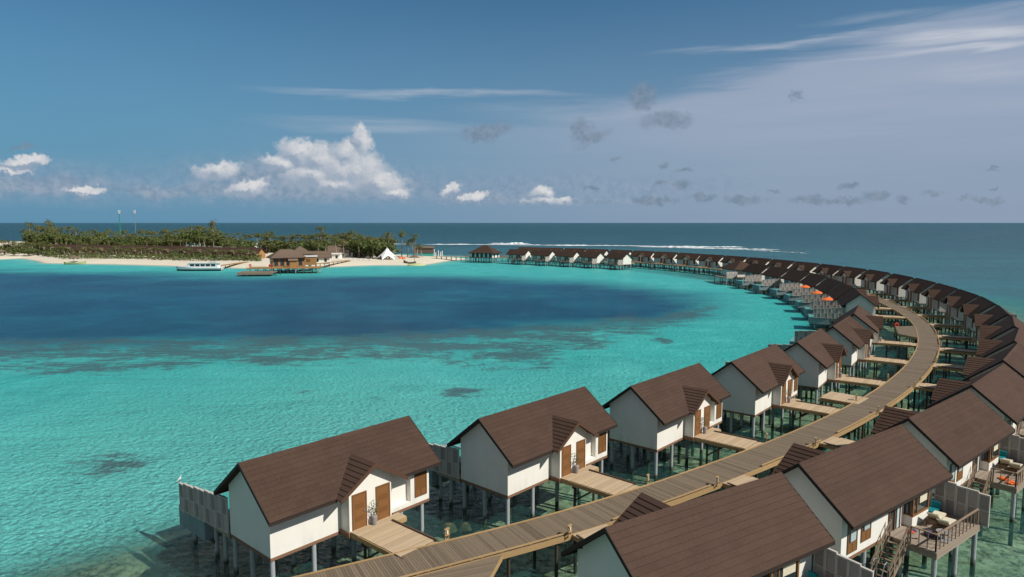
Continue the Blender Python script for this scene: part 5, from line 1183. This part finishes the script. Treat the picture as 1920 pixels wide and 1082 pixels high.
# thatched umbrellas and small beached boats
def thatch_umbrella(u, v, y, lab):
    x, z = aty(u, v, y); g = max(0.0, ground(x, y)); root = empty('thatched_umbrella', (x, y, g - .1)); m = MB(); m.lathe([(2.9, 2.5), (2.7, 2.75), (1.2, 3.3), (.12, 3.75)], n=12); m.build('canopy', 'thatch', root); p = MB(); p.cyl((0, 0, -.5), (0, 0, 2.9), .1, n=7); p.build('pole', 'palm_trunk', root); tag(root, lab, 'umbrella')
thatch_umbrella(777, 487, 326, 'thatched umbrella over the small boat at the right end of the beach')
thatch_umbrella(138, 482, 333, 'thatched umbrella by the water on the left beach'); thatch_umbrella(2, 475, 385, 'thatched umbrella at the left edge of the beach')
def boat_mesh(Lb, Wb, Hb, sheer):
    m = MB(); n = 12; rows = []
    for i in range(n + 1):
        t = i / n; x = (t - .5) * Lb; w = Wb / 2 * (math.sin(math.pi * min(1, t * .92 + .12)) ** .55 if 0 < t < 1 else .12); z = Hb + sheer * (abs(t - .45) * 2) ** 2.2
        rows.append([(x, -w, z), (x * .97, -w * .72, Hb * .25), (x * .93, 0, 0), (x * .97, w * .72, Hb * .25), (x, w, z), (x, w * .9, z - .02), (x, 0, Hb * .6), (x, -w * .9, z - .02)])
    for i in range(n):
        for k in range(8): m.face([rows[i][k], rows[i + 1][k], rows[i + 1][(k + 1) % 8], rows[i][(k + 1) % 8]], .1)
    m.face(rows[0], 0); m.face(rows[-1], 0); return m
x, y = (768 - 960) / FPX * 323, 323; root = empty('beached_boat', (x, y, .25), D2R(150)); boat_mesh(7.5, 1.9, .9, 1.0).build('hull', 'old_boat', root, recalc=False); m = MB(); m.box(-2, -1.6, -1, 1, .8, .95); m.box(.8, 1.2, -1, 1, .8, .95); m.build('thwart', 'hut_wood', root); tag(root, 'dark wooden boat with a raised bow beached under the right thatched umbrella', 'boat')
x, y = (780 - 960) / FPX * 320, 320; m = MB(); m.lathe([(4.6, -.6), (4.4, .3), (3.6, .7), (1.5, .9)], n=18); o = m.build('sandbag_mound', 'yellow_sand'); o.location = (x, y, -.1); tag(o, 'pale yellow sandbag mound at the foot of the right thatched umbrella', 'mound')
x, y = (140 - 960) / FPX * 326, 326; root = empty('beached_boat', (x, y, -.1), D2R(8)); boat_mesh(10, 2.2, .9, .9).build('hull', 'yellow_sand', root, recalc=False); m = MB(); m.box(-2, -1.6, -1, 1, .6, .75); m.build('thwart', 'hut_wood', root); tag(root, 'yellowish low boat at the water edge on the left beach', 'boat')
# ------------------------------------------------------------------ moored motor boat
x, y = (372 - 960) / FPX * 283, 283; root = empty('motor_boat', (x, y, 0), D2R(183)); tag(root, 'white motor boat with a dark hull moored off the beach', 'boat')
def yacht():
    m = MB(); m2 = MB(); n = 16; Lb = 19.0; rows = []
    for i in range(n + 1):
        t = i / n; x = (t - .5) * Lb; w = 2.2 * min(1, (1.02 - t) / .38) ** .6 if t > .64 else 2.2; z = 1.35 + .95 * max(0, t - .35) ** 1.6 * 1.4; xk = x - (1.6 * max(0, t - .7))
        rows.append([(x, -w, z), (xk, -w * .9, .75), (xk, -w * .6, -.2), (xk, 0, -.5), (xk, w * .6, -.2), (xk, w * .9, .75), (x, w, z)])
    for i in range(n):
        for k in range(6):
            (m if k in (1, 2, 3, 4) else m2).face([rows[i][k], rows[i + 1][k], rows[i + 1][k + 1], rows[i][k + 1]])
        m2.face([rows[i][0], rows[i][6], rows[i + 1][6], rows[i + 1][0]])
    m.face(rows[0][1:6]); return m, m2
a_, b2 = yacht(); a_.build('hull', 'navy', root, recalc=False); b2.build('topsides', 'boat_hull', root, recalc=False)
m = MB(); m.prism([(-8.4, 1.3), (3.6, 1.3), (5.4, 1.7), (3.4, 3.2), (-8.0, 3.2)], 'y', -1.75, 1.75); cb = m.build('cabin', 'boat_hull', root)
for k in range(5):
    m = MB(); x0 = -7.4 + k * 2.15
    for s in (-1, 1): m.box(x0, x0 + 1.7, s * 1.76 - .02, s * 1.76 + .02, 2.0, 2.85)
    m.build('window', 'glass_dark', cb)
m = MB(); m.prism([(3.7, 2.1), (4.9, 2.1), (3.9, 3.0), (3.4, 3.0)], 'y', -1.3, 1.3); m.build('windscreen', 'glass_dark', cb)
m = MB(); m.box(-8.8, 4.2, -2.0, 2.0, 3.2, 3.38); m.build('cabin_roof', 'white_paint', root); m = MB(); m.tube([(-6, -1.6, 3.4), (-6, -1.6, 4.1), (-6, 1.6, 4.1), (-6, 1.6, 3.4)], .06, 6); m.box(-7.4, -4.6, -1.2, 1.2, 4.1, 4.2); m.build('arch', 'metal', root)
m = MB(); 
for s in (-1, 1): m.box(-9.6, -9.2, s * .7 - .25, s * .7 + .25, .2, 1.5)
m.build('outboard_motor', 'white_paint', root)
# ------------------------------------------------------------------ masts, shed, mooring poles
def mast(u, v, y, mtl, lab, r):
    x, z = aty(u, v, y); root = empty('telecom_mast', (x, y, 1.3)); h = z - 1.3; m = MB(); m.cyl((0, 0, 0), (0, 0, h), r, r * .7, 8); m.build('pole', mtl, root)
    for k, a in enumerate((.3, 2.4, 4.5)): q = MB(); q.box(-.17, .17, -.1, .1, -.8, .8); o = q.build('antenna', 'white_paint', root); o.location = (.6 * math.cos(a), .6 * math.sin(a), h - .8); o.rotation_euler = (0, 0, a)
    q = MB(); q.lathe([(.1, 0), (.6, .1), (.63, .15), (.1, .17)], n=10); o = q.build('dish', 'white_paint', root); o.rotation_euler = (D2R(80), 0, 0); o.location = (.5, -.5, h - 2.4)
    q = MB(); q.box(-.9, .9, -.9, .9, h - 2.5, h - 2.4); q.build('platform', 'metal', root); tag(root, lab, 'mast')
mast(223, 394, 500, 'green_paint', 'tall green telecom mast rising above the grove', .38); mast(252, 394, 520, 'metal', 'thin grey telecom mast right of the green one', .24)
x, z = aty(801, 474, 385); root = empty('jetty_shed', (x, 385, 0), D2R(3)); tag(root, 'brown and aqua shed on the far shore right of the palms', 'shed'); m = MB(); m.box(-3.4, 3.4, -2, 2, -.8, 3.0); m.build('base', 'aqua_wall', root); m = MB(); m.box(-6.5, 3.7, -2.3, 2.3, 3.0, 5.8); m.build('wall', 'brown_wall', root); m = MB(); m.prism([(-2.8, 5.8), (2.8, 5.8), (0, 6.8)], 'x', -6.8, 4.0); m.build('roof', 'thatch', root)
for i, (u, v, h) in enumerate([(814, 468, 1), (817, 474, 1), (822, 470, 1), (826, 473, 1), (829, 471, 1)]):
    x, z = aty(u, v, 388); m = MB(); m.cyl((0, 0, -1.5), (0, 0, z), .24, n=7); m.cyl((0, 0, z), (0, 0, z + .25), .24, .04, 7); o = m.build('mooring_pole', 'white_paint'); o.location = (x, 388, 0); tag(o, ['leftmost and tallest', 'second from the left', 'middle', 'fourth from the left', 'rightmost'][i] + ' of five white mooring poles beyond the jetty', 'pole', 'white mooring poles beyond the jetty')
